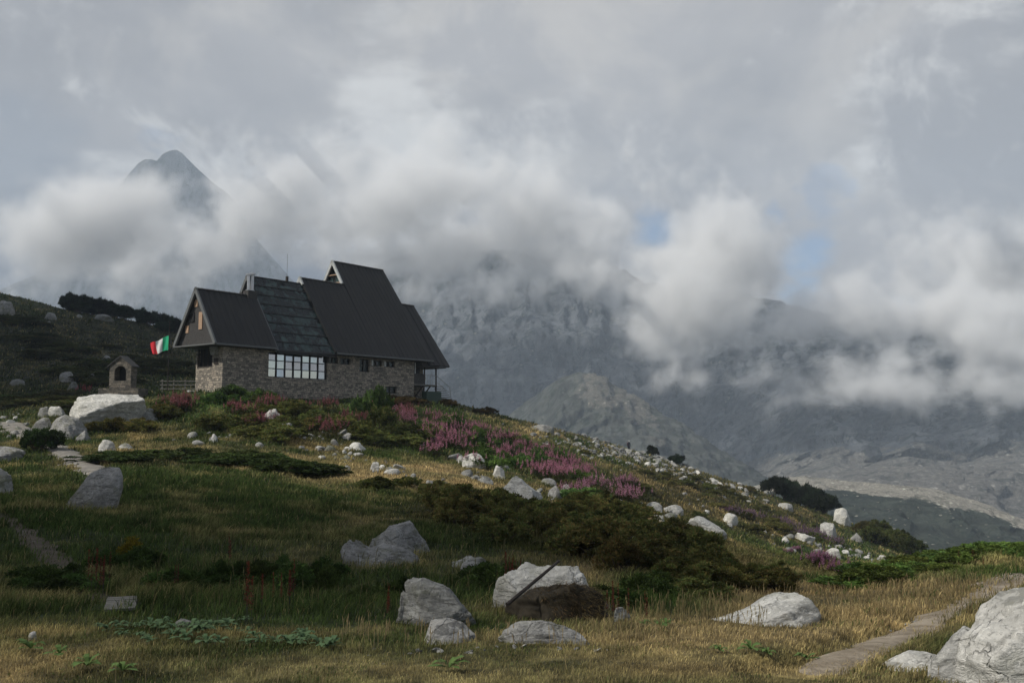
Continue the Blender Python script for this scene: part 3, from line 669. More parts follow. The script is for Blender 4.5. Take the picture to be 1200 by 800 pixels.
c = t.mix(t.mr(n_a, .35, .66), (.011, .011, .012), (.022, .0215, .0215)); c = t.mix(t.math('MULTIPLY', t.mr(n_b, .5, .68), .35), c, (.026, .024, .022)); t.nt.links.new(c, b.inputs['Base Color']); b.inputs['Roughness'].default_value = .48; b.inputs['Specular IOR Level'].default_value = .25; M_ROOF = m
M_TRIM = simple('grey_verge_trim', (.12, .125, .125), .6, .1); M_WHITE = simple('pale_verge_board', (.42, .43, .42), .5, .1)
M_BOARD = simple('dark_cladding', (.045, .042, .04), .7, .3, 6); M_DARK = simple('dark_wood', (.028, .022, .018), .7, .3, 8)
M_SHUT = simple('pale_shutter_wood', (.36, .24, .16), .7, .15, 8); M_STEEL = simple('steel_flue', (.5, .5, .5), .3, .1, 3, .8)
M_GREEN = simple('green_paint', (.02, .045, .03), .5, .1); M_WOODG = simple('grey_weathered_wood', (.12, .115, .10), .8, .3, 9)
M_FRAME = simple('black_window_frame', (.02, .02, .022), .5, .1); M_IN = simple('dark_interior', (.012, .012, .013), .8, .1)
M_RAIL = simple('grey_metal_rail', (.2, .2, .2), .5, .1)
m, t, b = mat('window_glass'); b.inputs['Base Color'].default_value = (.01, .012, .015, 1); b.inputs['Roughness'].default_value = .03; b.inputs['Specular IOR Level'].default_value = 1.; b.inputs['IOR'].default_value = 2.6; b.inputs['Coat Weight'].default_value = 1.; b.inputs['Coat IOR'].default_value = 2.2
M_GLASS = m
m, t, b = mat('roof_glazing'); g = t.n('ShaderNodeTexCoord').outputs['Object']
nz = t.noise(g, 1.3, 4, .6); c = t.mix(t.mr(nz, .45, .62), (.006, .011, .012), (.034, .060, .056)); t.nt.links.new(c, b.inputs['Base Color'])
b.inputs['Roughness'].default_value = .25; b.inputs['Specular IOR Level'].default_value = .35; M_RGL = m

SL = 1.6; EZ = 8.65; EV = -.8
def zp(v, off=0): return EZ+off+SL*(v-EV)
def vz(z, off=0): return (z-EZ-off)/SL+EV
nrm = np.array([0, -SL, 1.0]); nrm /= np.linalg.norm(nrm)
def slab(mb, c4, th, back=False):     # c4: corners (u,v,z) on top plane
    n_ = np.array([0, SL if back else -SL, 1.0]); n_ /= np.linalg.norm(n_)
    top = [np.array(p, float) for p in c4]; bot = [p-n_*th for p in top]
    mb.hexa([*bot, *top])
def roof_section(uT0, uT1, uB0, uB1, ridge, off, name, mat_, ribs=.55, th=.2, vlow=EV, backz=EZ, part=None):
    vr = vz(ridge, off); mb = MB()
    slab(mb, [(uB0, vlow, zp(vlow, off)), (uB1, vlow, zp(vlow, off)), (uT1, vr, ridge), (uT0, vr, ridge)], th)
    bw = (ridge-backz)/SL
    slab(mb, [(uT1, vr+.003, ridge), (uT0, vr+.003, ridge)][::-1]+[(uT1, vr+bw, backz), (uT0, vr+bw, backz)], th, True)
    if ribs:
        n_ = nrm; k = int((uT1-uT0)/ribs)
        for i in range(1, k):
            f_ = i/k; a = np.array([uB0+(uB1-uB0)*f_, vlow, zp(vlow, off)]); b_ = np.array([uT0+(uT1-uT0)*f_, vr, ridge])
            w = np.array([.03, 0, 0]); mb.hexa([a-w, a+w, b_+w, b_-w, a-w+n_*.035, a+w+n_*.035, b_+w+n_*.035, b_-w+n_*.035])
    return mb.build(name, mat_, part or HUT), vr, vr+bw
roof_section(-1.25, 4.9, -1.25, 5.1, 13.6, 0, 'roof', M_ROOF)
roof_section(11.45, 17.0, 12.1, 17.6, 16.3, .0, 'roof', M_ROOF)
roof_section(17.003, 24.2, 17.603, 25.6, 18.9, .0, 'roof', M_ROOF)
roof_section(24.25, 26.9, 25.0, 28.2, 15.05, -.45, 'roof', M_ROOF, vlow=-.85)
# glazed roof
GR = MB(); off = -.30; rz_ = 15.6; vr = vz(rz_, off)
slab(GR, [(5.13, EV, zp(EV, off)), (12.05, EV, zp(EV, off)), (11.44, vr, rz_), (4.93, vr, rz_)], .1)
slab(GR, [(4.93, vr+.003, rz_), (11.44, vr+.003, rz_), (11.44, vr+4.2, rz_-4.2*SL), (4.93, vr+4.2, rz_-4.2*SL)], .1, True)
glz = GR.build('glazed_roof', M_RGL, HUT)
BB = MB(); NB = 8
def gp(fu, fv, lift=.0):
    v = EV+(vr-EV)*fv; u0 = 5.13+(4.93-5.13)*fv; u1 = 12.05+(11.44-12.05)*fv
    return np.array([u0+(u1-u0)*fu, v, zp(v, off)])+nrm*lift
for i in range(NB+1):
    f_ = min(max(i/NB, .006), .994); d = .006
    BB.hexa([gp(0, f_-d), gp(1, f_-d), gp(1, f_+d), gp(0, f_+d), gp(0, f_-d, .055), gp(1, f_-d, .055), gp(1, f_+d, .055), gp(0, f_+d, .055)])
for i in range(9):
    f_ = min(max(i/8, .004), .996); d = .003
    BB.hexa([gp(f_-d, 0), gp(f_+d, 0), gp(f_+d, 1), gp(f_-d, 1), gp(f_-d, 0, .015), gp(f_+d, 0, .015), gp(f_+d, 1, .015), gp(f_-d, 1, .015)])
BB.build('glazing_bar', M_ROOF, glz)
# gable walls (triangular fills, slightly inside the verges)
def gable(u0, u1, ridge, off, mat_, drop=.2, low=EZ-.1, nm='gable_wall', inset=.16):
    vr = vz(ridge, off); zt = ridge-drop*1.9; h = zt-low
    return MB().prism([(vr-h/SL, low), (vr+h/SL, low), (vr, zt)], u0, u1).build(nm, mat_, HUT)
gw = gable(-1.0, 4.9, 13.6, 0, M_BOARD)
gable(5.2, 11.4, 15.6, -.3, M_BOARD); gable(11.7, 17.3, 16.3, 0, M_BOARD); gable(17.31, 24.0, 18.9, 0, M_BOARD); gable(24.1, 26.7, 15.05, -.45, M_BOARD, low=8.0)
# verge trims
def verge(u, ridge, off, mat_, w=.16, zlow=None, both=True, du=0, nm='verge_board', uB=None):
    vr = vz(ridge, off); zl = zlow or EZ+off; n_ = nrm; mb = MB()
    uB = u if uB is None else uB
    a = np.array([uB, vr-(ridge-zl)/SL, zl]); b_ = np.array([u, vr, ridge])
    for s in ((1, -1) if both else (1,)):
        A_ = a.copy(); B_ = b_.copy(); N_ = n_.copy()
        if s < 0: A_[1] = 2*vr-A_[1]; N_[1] = -N_[1]
        x = np.array([.09, 0, 0])
        mb.hexa([A_-x-N_*.24, A_+x-N_*.24, B_+x-N_*.24, B_-x-N_*.24, A_-x+N_*.05, A_+x+N_*.05, B_+x+N_*.05, B_-x+N_*.05])
    return mb.build(nm, mat_, HUT)
verge(-1.3, 13.6, 0, M_TRIM); verge(4.98, 15.6, -.28, M_TRIM, uB=5.18, both=True); verge(11.38, 16.3, .03, M_ROOF, uB=12.03)
verge(16.93, 18.9, 0.03, M_WHITE, zlow=16.35); verge(11.34, 16.3, .05, M_WHITE, zlow=15.5, nm='verge_board')
MB().box(-1.39, -1.0, vz(EZ)+.02, 2*vz(13.6)-EV-.0, EZ-.13, EZ-.02).build('eave_trim', M_TRIM, HUT)
MB().box(-1.25, 5.1, EV-.09, EV+.03, EZ-.16, EZ-.0).build('gutter', M_TRIM, HUT)
MB().box(5.12, 12.05, EV-.09, EV+.03, EZ-.46, EZ-.32).build('gutter', M_ROOF, HUT)
MB().box(12.1, 25.6, EV-.09, EV+.03, EZ-.16, EZ-.0).build('gutter', M_TRIM, HUT)
# tower gable window
MB().box(17.0, 17.28, 4.35, 6.85, 16.42, 16.55).box(17.0, 17.28, 4.9, 6.3, 17.3, 17.4).build('window_frame', M_SHUT, HUT)
MB().box(17.22, 17.29, 4.6, 5.5, 16.6, 17.25).box(17.22, 17.29, 5.7, 6.6, 16.6, 17.25).build('window_pane', M_RGL, HUT)
MB().box(17.24, 17.295, 5.25, 5.95, 17.45, 18.1).build('window_pane', M_RGL, HUT)
# gable shutters and window
def pane_on_gable(v0, v1, z0, z1, m_, nm, th=.06): return MB().box(-1.0-th, -.98, v0, v1, z0, z1).build(nm, m_, HUT)
pane_on_gable(2.35, 2.85, 11.95, 12.6, M_SHUT, 'shutter'); pane_on_gable(1.6, 2.1, 9.95, 11.45, M_SHUT, 'shutter'); pane_on_gable(3.6, 4.05, 9.75, 10.4, M_SHUT, 'shutter')
w_ = pane_on_gable(2.85, 3.55, 10.75, 11.4, M_IN, 'window', .02)
MB().box(-1.09, -1.0, 2.78, 2.85, 10.7, 11.45).box(-1.09, -1.0, 3.55, 3.62, 10.7, 11.45).box(-1.09, -1.0, 2.78, 3.62, 11.4, 11.46).box(-1.09, -1.0, 2.78, 3.62, 10.68, 10.74).build('window_frame', M_FRAME, w_)
# stone walls with openings built as butted blocks
WB = MB(); zb_ = 2.5; zt_ = 8.45; T = .5
ops = [(4.8, 11.62, 6.04, 8.3), (11.88, 12.95, 7.66, 8.25), (13.26, 14.59, 7.62, 8.25), (15.75, 17.1, 7.02, 8.3), (17.45, 18.86, 7.67, 8.26), (19.21, 20.68, 7.67, 8.29), (19.43, 20.97, 5.0, 5.72)]
us = sorted({0, 23.5, *[o_[0] for o_ in ops], *[o_[1] for o_ in ops]})
for a, b_ in zip(us[:-1], us[1:]):
    mid = (a+b_)/2; cuts = sorted((o_[2], o_[3]) for o_ in ops if o_[0] < mid < o_[1]); z = zb_
    for c0, c1 in cuts:
        WB.box(a, b_, 0, T, z, c0); z = c1
    WB.box(a, b_, 0, T, z, zt_)
# left end wall u=0 (behind v=T)
WB.box(0, T, T, 1.5, zb_, zt_); WB.box(0, T, 1.5, 3.9, zb_, 6.74); WB.box(0, T, 3.7, 3.9, 6.74, zt_)
WB.box(23.0, 23.5, T, 7, zb_, zt_); WB.box(4.5, 23.0, 7, 7.5, zb_, zt_); WB.box(0.5, 5, 3.6, 3.9, zb_, zt_)
WB.box(23.5, 27.2, 2.2, 2.7, zb_, 8.0); WB.box(26.7, 27.2, 2.7, 7, zb_, 8.0)
WB.build('stone_wall', M_STONE, HUT)
MB().box(.5, 23, .6, .7, zb_, zt_).build('dark_room', M_IN, HUT)
# soffit under eaves
MB().box(-1.2, 25.3, -.72, .55, zt_+.01, zt_+.06).build('soffit', M_BOARD, HUT)
MB().box(24.3, 27.9, -.6, 2.6, 7.9, 8.0).build('soffit', M_BOARD, HUT)
# big window wall
bw = empty('large_window', (0, 0, 0)); bw.parent = HUT
gl = MB(); rr_ = random.Random(4)
for i in range(7):
    for j in range(3):
        u0, u1 = 4.82+6.78*i/7+.04, 4.82+6.78*(i+1)/7-.04; z0, z1 = (6.08, 6.82, 7.55)[j]+.036, (6.82, 7.55, 8.26)[j]-.036; a_, b_ = rr_.uniform(-.012, .012), rr_.uniform(-.02, .02)
        gl.hexa([(u0, .22+a_, z0), (u1, .22-a_, z0), (u1, .25-a_, z0), (u0, .25+a_, z0), (u0, .22+a_+b_, z1), (u1, .22-a_+b_, z1), (u1, .25-a_+b_, z1), (u0, .25+a_+b_, z1)])
gl.build('glass', M_GLASS, bw)
fr = MB()
for i in range(8):
    u = 4.82+(6.78)*i/7; fr.box(u-.04, u+.04, .12, .22, 6.06, 8.28)
for z in (6.08, 6.82, 7.55, 8.26): fr.box(4.8, 11.62, .125, .215, z-.035, z+.035)
fr.build('window_frame', M_FRAME, bw)
for o_ in ops[1:]:
    w_ = MB().box(o_[0]+.02, o_[1]-.02, .28, .3, o_[2]+.02, o_[3]-.02).build('window', M_RGL, HUT)
    f_ = MB(); x0, x1, z0, z1 = o_; um = (x0+x1)/2
    f_.box(x0, x1, .18, .27, z0, z0+.07).box(x0, x1, .18, .27, z1-.07, z1).box(x0, x0+.07, .18, .27, z0+.07, z1-.07).box(x1-.07, x1, .18, .27, z0+.07, z1-.07).box(um-.03, um+.03, .18, .27, z0+.07, z1-.07)
    f_.build('window_frame', M_DARK, w_)
for (a, z0, z1) in ((17.35, 7.7, 8.24), (19.1, 7.7, 8.24)): MB().box(a, a+.2, -.06, -.01, z0, z1).build('pale_shutter', M_WHITE, HUT)
MB().box(11.52, 11.75, -.08, -.005, 7.7, 8.25).build('dark_shutter', M_DARK, HUT)
# loggia at left end under the gable
MB().box(.3, .45, 1.5, 3.7, 6.74, 8.4).build('loggia_window', M_IN, HUT)
lg = MB()
for v in (1.55, 2.25, 2.95, 3.65): lg.box(.08, .16, v-.04, v+.04, 6.74, 8.4)
lg.box(.06, .18, 1.5, 3.7, 6.74, 6.84); lg.build('loggia_post', M_DARK, HUT)
MB().prism([(.75, 7.75), (1.25, 7.75), (1.45, 8.2), (1.45, 8.45), (.55, 8.45), (.55, 8.2)], -.35, -.01).build('stone_corbel', M_ROCK, HUT)
MB().box(-.05, -.01, .6, 1.2, 6.95, 7.5).build('wall_box', M_DARK, HUT)
# side porch and stair at the right end
pr = empty('balcony', (0, 0, 0)); pr.parent = HUT
MB().box(23.5, 27.2, .1, 2.2, 5.95, 6.1).build('balcony_floor', M_WOODG, pr)
MB().box(23.55, 25.2, .1, .16, 6.12, 7.2).build('balcony_panel', M_BOARD, pr)
MB().box(25.2, 25.3, .1, .2, 6.1, 8.0).box(27.0, 27.12, .1, .22, 3, 8.0).box(23.55, 23.65, .12, .22, 3, 8.4).box(25.22, 25.34, .2, .32, 3, 5.95).build('post', M_DARK, pr)
MB().tube((23.7, 1.6, 3.2), (25.1, .15, 6.), .08).tube((25.0, 1.6, 3.2), (26.2, .15, 6.), .08).build('brace', M_DARK, pr)
MB().box(23.62, 23.72, -.02, .05, 7.2, 8.35).box(23.8, 23.9, 2.1, 2.19, 6.1, 8.2).build('door_frame', M_WHITE, pr)
MB().box(23.9, 24.9, 2.12, 2.19, 6.1, 8.0).build('door', M_DARK, pr); MB().box(25.6, 26.6, 2.12, 2.19, 6.9, 7.9).build('window', M_IN, pr)
MB().box(25.45, 25.65, .3, .5, 6.5, 7.0).build('lamp_box', M_WHITE, pr)
rl = MB()
rl.tube((25.3, .1, 7.1), (27.1, .1, 7.1), .03).tube((27.1, .1, 7.1), (28.4, -.6, 5.9), .035).tube((28.4, -.6, 5.9), (28.6, -.7, 4.6), .035).tube((27.1, .1, 6.4), (28.4, -.6, 5.3), .03)
for u in (25.7, 26.1, 26.5, 26.9): rl.tube((u, .1, 6.1), (u, .1, 7.1), .02)
rl.build('railing', M_RAIL, pr)
st = MB()
for i in range(7): st.box(27.2+.25*i, 27.5+.25*i, -.5, .8, 5.9-.22*i, 5.96-.22*i)
st.build('stair', M_WOODG, pr)
MB().box(24.8, 27.1, -.6, .05, 3.2, 5.35).build('green_store_box', M_GREEN, HUT)
# chimney and aerial
ch = MB().box(3.9, 4.9, 2.0, 2.75, 12.6, 13.95).build('chimney', M_BOARD, HUT)
MB().tube((4.2, 2.4, 13.9), (4.2, 2.4, 15.35), .13, n=14).tube((4.62, 2.4, 13.9), (4.62, 2.4, 15.45), .13, n=14).build('flue', M_STEEL, ch)
MB().tube((4.2, 2.4, 15.36), (4.2, 2.4, 15.5), .26, n=14).tube((4.62, 2.4, 15.46), (4.62, 2.4, 15.62), .28, n=14).box(4.0, 4.8, 2.25, 2.55, 13.96, 14.03).build('flue_cap', M_STEEL, ch)
MB().tube((9.3, 3.35, 15.4), (9.3, 3.35, 18.2), .012).box(9.2, 9.4, 3.25, 3.45, 15.5, 16.0).build('aerial', M_DARK, HUT)

# ------------------------------------------------------------------ terrace, fence, flag, shrine, walkway, hiker
def wpt(px, py, Y): p = at(px, py, Y); return Vector(p)
p0 = wpt(184, 462, 80)
te = empty('terrace', (p0.x+1.9, p0.y+.5, p0.z)); te.rotation_euler = (0, 0, R(3)); tag(te, 'low pale stone terrace against the left end of the hut', 'terrace')
for (x0, x1, y0, y1, h, sd) in ((-2.2, -.3, -.6, 1.4, .32, 1), (-.4, 1.4, -.9, 1.4, .5, 2), (1.2, 2.9, -1.0, 1.6, .42, 3)):
    o = make_rock('stone_block', 700+sd, ((x1-x0)/2*1.05, (y1-y0)/2, h), M_ROCKL, 4, rough=.06); o.parent = te; o.location = ((x0+x1)/2, (y0+y1)/2, -.1)
fe = empty('wooden_fence', wpt(190, 458, 86)); tag(fe, 'weathered wooden rail fence behind the terrace left of the hut', 'fence')
for i in range(4):
    x = i*1.05; MB().box(x-.05, x+.05, -.05, .05, -.6, 1.05).build('post', M_WOODG, fe)
for z in (.2, .55, .9): MB().box(-.2, 3.5, -.09, -.055, z-.05, z+.05).build('rail', M_WOODG, fe)
fp_ = wpt(196.5, 452, 83)
fp = empty('flagpole', fp_); tag(fp, 'thin dark flagpole left of the hut gable', 'flagpole')
MB().tube((0, 0, -.8), (0, 0, 5.6), .045, .03).build('pole', M_DARK, fp); MB().tube((0, 0, 5.6), (0, 0, 5.72), .07).build('finial', M_DARK, fp)
def flagmat(nm, c): return simple(nm, c, .8, .06, 4)
FC = [('green_stripe', flagmat('flag_green', (.02, .38, .19))), ('white_stripe', flagmat('flag_white', (.75, .75, .73))), ('red_stripe', flagmat('flag_red', (.62, .03, .045)))]
fl = empty('flag', (fp_.x, fp_.y, fp_.z)); tag(fl, 'green white and red flag blowing left from the thin flagpole', 'flag')
# flag sheet, drooping towards the left; local corner points follow the photograph
TR, BRc = np.array([-.05, 4.45]), np.array([-.08, 3.15]); TL, BL = np.array([-1.75, 3.75]), np.array([-1.45, 2.75])
for s, (nm, m_) in enumerate(FC):
    nu, nv = 12, 14; V = []
    for i in range(nu+1):
        for j in range(nv+1):
            f_ = (s+i/nu)/3; g_ = j/nv
            top = TR*(1-f_)+TL*f_; bot = BRc*(1-f_)+BL*f_; p = top*(1-g_)+bot*g_
            y = .16*math.sin(f_*7+g_*2)+.06*math.sin(f_*15-g_*3)
            V.append((p[0]+.05*math.sin(g_*4+f_*3)*f_, y*f_**.5, p[1]+.06*math.sin(f_*8)))
    V = np.array(V); ii = np.arange(nu+1)[:, None]*(nv+1)+np.arange(nv+1)[None, :]
    qq = np.stack([ii[:-1, :-1], ii[:-1, 1:], ii[1:, 1:], ii[1:, :-1]], -1).reshape(-1, 4)
    V2 = np.vstack([V, V+np.array([0, .012, 0])]); qq = np.vstack([qq, qq[:, ::-1]+len(V)])
    mesh_np(nm, V2, qq, m_, fl, smooth=True)

sp = wpt(143.5, 463, 76.0)
SR = empty('stone_shrine', sp, R(-8)); M_SHR = stone_mat('shaded_shrine_stone', .5); tag(SR, 'small stone shrine with arched niche and gabled top on the pale outcrop', 'shrine')  # darker copy of the wall stone; the shrine's shade is in its colour
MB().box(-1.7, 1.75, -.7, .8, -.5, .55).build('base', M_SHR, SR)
# body with a real arched opening
yb0, yb1 = -.45, .45; hw = .93; zA = .55; arch_c = 1.85; rin = .5
Vb = MB(); N = 14
Vb.box(-hw, hw, yb0, yb1, zA, 1.15)
Vb.box(-hw, -rin, yb0, yb1, 1.15, arch_c); Vb.box(rin, hw, yb0, yb1, 1.15, arch_c)
for i in range(N):
    a0, a1 = math.pi*i/N, math.pi*(i+1)/N
    def outer(a):
        c_, s_ = math.cos(a), math.sin(a)
        # gable outline above springing
        kx = hw/abs(c_) if abs(c_) > 1e-6 else 99
        # line from (hw,.55) to (0,1.25)
        kk = 1.25/(s_+abs(c_)*.7/hw) if s_ > 0 else 99
        r_ = min(kx, kk); return c_*r_, arch_c+s_*r_
    p, q_ = (rin*math.cos(a0), arch_c+rin*math.sin(a0)), (rin*math.cos(a1), arch_c+rin*math.sin(a1)); P_, Q_ = outer(a0), outer(a1)
    Vb.hexa([(p[0], yb0, p[1]), (P_[0], yb0, P_[1]), (Q_[0], yb0, Q_[1]), (q_[0], yb0, q_[1]), (p[0], yb1, p[1]), (P_[0], yb1, P_[1]), (Q_[0], yb1, Q_[1]), (q_[0], yb1, q_[1])])
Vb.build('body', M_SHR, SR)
MB().box(-.52, .52, .30, .44, 1.15, 2.4).build('niche_back', M_IN, SR)
MB().hexa([(-1.08, -.55, 2.26), (0, -.55, 3.10), (0, .55, 3.10), (-1.08, .55, 2.26), (-1.08, -.55, 2.34), (0, -.55, 3.2), (0, .55, 3.2), (-1.08, .55, 2.34)]).hexa([(1.08, -.55, 2.26), (0.002, -.55, 3.10), (0.002, .55, 3.10), (1.08, .55, 2.26), (1.08, -.55, 2.34), (0.002, -.55, 3.2), (0.002, .55, 3.2), (1.08, .55, 2.34)]).build('roof', simple('dark_slate', (.05, .05, .05), .8), SR)

pw = hit1(136, 715)
WK = empty('wooden_walkway', (pw[0]+.02, pw[1]+.10, pw[2]+.01), R(21)); WK.scale = (.8, .85, 1); tag(WK, 'short plank walkway bridging the shaded ditch at lower left', 'walkway')
for i in range(7): MB().box(-.22+.02*random.random(), .19+.02*random.random(), -.47+i*.135, -.355+i*.135, .03, .055+.006*random.random()).build('plank', M_WOODG, WK, .004)
for x in (-.15, .12): MB().box(x, x+.05, -.48, .46, -.05, .027).build('bearer', M_DARK, WK)

# hiker on the ridge
def skin(name, joints, edges, mat_, parent=None, sub=2):
    me = bpy.data.meshes.new(name); me.from_pydata([j[0] for j in joints], edges, []); o = bpy.data.objects.new(name, me); COL.objects.link(o)
    md = o.modifiers.new('skin', 'SKIN'); me.skin_vertices.new() if not me.skin_vertices else None
    for i, j in enumerate(joints): r_ = j[1]; me.skin_vertices[0].data[i].radius = r_ if isinstance(r_, tuple) else (r_, r_)
    me.skin_vertices[0].data[0].use_root = True
    s_ = o.modifiers.new('sub', 'SUBSURF'); s_.levels = s_.render_levels = sub
    me.materials.append(mat_)
    if parent: o.parent = parent
    return o
ph = hit1(737, 530)
HK = empty('person', (ph[0], ph[1], ph[2]-.1), R(200)); tag(HK, 'tiny walker in dark clothes with a pale cap standing on the stony ridge skyline', 'person')
M_CL = simple('dark_clothes', (.03, .03, .04), .9, .2); M_SK = simple('skin', (.4, .25, .18), .6, .05); M_CAP = simple('pale_cap', (.5, .48, .45), .8, .05)
J = [((0,0,.95),(.15,.11)),((0,0,1.2),(.14,.10)),((0,0,1.42),(.17,.11)),((0,0,1.52),(.06,.06)),((0,.01,1.62),(.085,.09)),((0,.01,1.72),(.07,.085)),
 ((.20,0,1.42),.05),((.27,.03,1.16),.042),((.25,.14,.95),.035),((.25,.18,.87),.035),((-.20,0,1.42),.05),((-.27,-.02,1.16),.042),((-.27,.05,.93),.035),((-.27,.08,.85),.035),
 ((.10,0,.88),.095),((.12,.06,.50),.065),((.12,-.02,.09),.045),((.12,.14,.04),.04),((-.10,0,.88),.095),((-.12,.02,.50),.065),((-.13,-.10,.09),.045),((-.13,.05,.04),.04)]
skin('body', J, [(0,1),(1,2),(2,3),(3,4),(4,5),(2,6),(6,7),(7,8),(8,9),(2,10),(10,11),(11,12),(12,13),(0,14),(14,15),(15,16),(16,17),(0,18),(18,19),(19,20),(20,21)], M_CL, HK)
skin('face', [((0,.05,1.60),(.06,.05)),((0,.06,1.68),(.055,.05))], [(0,1)], M_SK, HK, 1)
skin('cap', [((0,0,1.70),(.09,.10)),((0,.0,1.76),(.07,.085)),((0,.16,1.71),(.05,.012))], [(0,1),(0,2)], M_CAP, HK, 1)
MB().box(-.16, .16, -.32, -.12, 1.05, 1.5).build('backpack', simple('pack_cloth', (.12, .03, .03), .8), HK, .04)

# leaning pole and earth bank
pm = hit1(655, 728); pm[1] += .3
mnd = empty('earth_bank', (pm[0], pm[1], pm[2])); tag(mnd, 'dark brown earth bank topped with dry grass in front of the broad white slab', 'bank')
P, f = rock_shape(411, 5, 9, .10); P = P/np.abs(P).max(0)*np.array([.58, .44, .40]); P[:, 2] = np.where(P[:, 2] > 0, P[:, 2]*(1.02+.12*P[:, 0]), P[:, 2]*.3); P *= (1+.30*fbm(P[:, 0]*3.8, P[:, 1]*4, P[:, 2]*4, 5, 4))[:, None]
mesh_np('soil', P, f, simple('dead_turf', (.032, .026, .017), .95, .5, 9), mnd, smooth=True)
r_ = np.random.default_rng(5); up = P[(P[:, 2] > -.02)]; up = up[(up[:, 0] > -.1)|(up[:, 2] > .22)]; n = 6500; i = r_.integers(0, len(up), n); S = up[i]+r_.normal(size=(n, 3))*.012
nn = S/np.array([.36, .18, .21]); nn /= np.linalg.norm(nn, axis=1)[:, None]
flow = np.stack([r_.normal(size=n)*.35+.35, r_.normal(size=n)*.3-.3, r_.normal(size=n)*.25-.35], 1)+nn*.45; L = r_.uniform(.03, .10, n)[:, None]
sd = np.cross(flow, [0, 0, 1.]); sd /= np.linalg.norm(sd, axis=1)[:, None]; sd *= .0035
Vv = np.stack([S-sd, S+sd, S+flow*L], 1).reshape(-1, 3); br = r_.uniform(.5, 1.6, n)[:, None]; tone = np.where(r_.random(n)[:, None] < .25, [.16, .105, .05], [.050, .040, .020])*br
tone = np.where((S[:, :1] > .25)&(r_.random(n)[:, None] < .5), [.20, .15, .065], tone)
mesh_np('dry_grass', Vv, np.arange(n*3).reshape(-1, 3), M_GRASS, mnd, col=np.repeat(tone, 3, 0))
a = at(594, 708, pm[1]-.55); b_ = at(655, 657, pm[1]+.15)
o = MB().tube(a, b_, .022, .016).build('wooden_pole', M_DARK); tag(o, 'dark thin pole leaning across the broad white slab', 'pole')

# ------------------------------------------------------------------ shrubs
def leafmass(seed, dims, nlobe, n, leaf, palette, spiky=0.0, core=True, stretch=1.6, up=0., lr=(.22, .42)):
    r_ = np.random.default_rng(seed); D = np.array(dims)
    L = []
    for i in range(nlobe):
        a_ = r_.uniform(0, 2*math.pi); q_ = r_.random()**.55*.78
        h_ = math.sqrt(max(1-q_*q_, .05))
        L.append((math.cos(a_)*q_, math.sin(a_)*q_, h_*r_.uniform(.3, .95), r_.uniform(*lr)))
    L = np.array(L); i = r_.integers(0, nlobe, n); d = r_.normal(size=(n, 3)); d /= np.linalg.norm(d, axis=1)[:, None]; d[:, 2] = np.abs(d[:, 2])*.9-.15
    rad = L[i, 3]*(r_.random(n)**.25)*(1+.15*r_.normal(size=n)); c = L[i, :3]+d*rad[:, None]; c[:, 2] = np.maximum(c[:, 2], .0)
    C = c*D
    ax = d*.6+r_.normal(size=(n, 3))*.6; ax[:, 2] += up; ax /= np.linalg.norm(ax, axis=1)[:, None]
    sd = np.cross(ax, r_.normal(size=(n, 3))); sd /= np.linalg.norm(sd, axis=1)[:, None]+1e-9
    s = leaf*r_.uniform(.6, 1.4, n)[:, None]
    V = np.stack([C-sd*s*.5, C+ax*s*stretch*.5-sd*s*.1, C+ax*s*stretch, C+sd*s*.5+ax*s*stretch*.3], 1).reshape(-1, 3)
    pal = np.array(palette); lobe_b = r_.uniform(.55, 1.6, nlobe)[i]
    col = pal[r_.integers(0, len(pal), n)]*(r_.uniform(.7, 1.4, n)*lobe_b)[:, None]
    return V, np.arange(n*4).reshape(-1, 4), np.repeat(col, 4, 0)
def branches(seed, dims, n):
    r_ = random.Random(seed); mb = MB()
    for i in range(n):
        a_ = r_.uniform(0, 6.28); q_ = r_.uniform(.3, .8); mb.tube((0, 0, -.05*dims[2]), (math.cos(a_)*q_*dims[0], math.sin(a_)*q_*dims[1], dims[2]*r_.uniform(.4, .8)), .03*dims[2], .012*dims[2], 5)
    return mb
M_BARK = simple('bark', (.06, .045, .035), .9, .3, 10)
def shrub_proto(name, seeds, dims, nlobe, n, leaf, pal, **kw):
    out = []
    for s in seeds:
        V, f, c = leafmass(s, dims, nlobe, n, leaf, pal, **kw)
        o = mesh_np('foliage', V, f, M_VEG, col=c, link=False)
        br_ = branches(s, dims, 7); me = bpy.data.meshes.new('stems'); me.from_pydata(br_.v, [], br_.f); me.materials.append(M_BARK)
        ob = bpy.data.objects.new('stems', me); out.append((name, o, ob))
    return out
HP = [(.105, .100, .030), (.080, .088, .026), (.130, .100, .034), (.068, .086, .024)]
JP = [(.045, .078, .024), (.060, .098, .030), (.035, .055, .018)]
PP = [(.014, .022, .012), (.020, .030, .014), (.010, .016, .009)]
heath = shrub_proto('heath_shrub', (1, 2, 3, 4), (.5, .5, .5), 46, 6500, .026, HP, up=.35, lr=(.09, .22))
juniper = shrub_proto('juniper_shrub', (11, 12, 13), (.5, .5, .5), 34, 5200, .034, JP, up=.35, lr=(.10, .24))
pine = shrub_proto('dwarf_pine', (21, 22, 23, 24), (.5, .5, .5), 16, 4200, .042, PP, up=.5, stretch=2.2)
green = shrub_proto('leafy_bush', (31, 32, 33), (.5, .5, .5), 16, 2600, .045, [(.065, .105, .026), (.050, .080, .02), (.085, .13, .03)], up=.2, stretch=1.5)
def put_shrub(protos, p, w, d, h, tint, label, cat, group, rz, k):
    name, fo, ste = protos[k % len(protos)]
    e = empty(name, p, rz); tag(e, label, cat, group)
    a_ = fo.copy(); COL.objects.link(a_); a_.parent = e; a_.scale = (w, d, h*2.3); a_.color = (*tint, 1)
    b_ = ste.copy(); COL.objects.link(b_); b_.parent = e; b_.scale = (w, d, h*2.0)
    return e
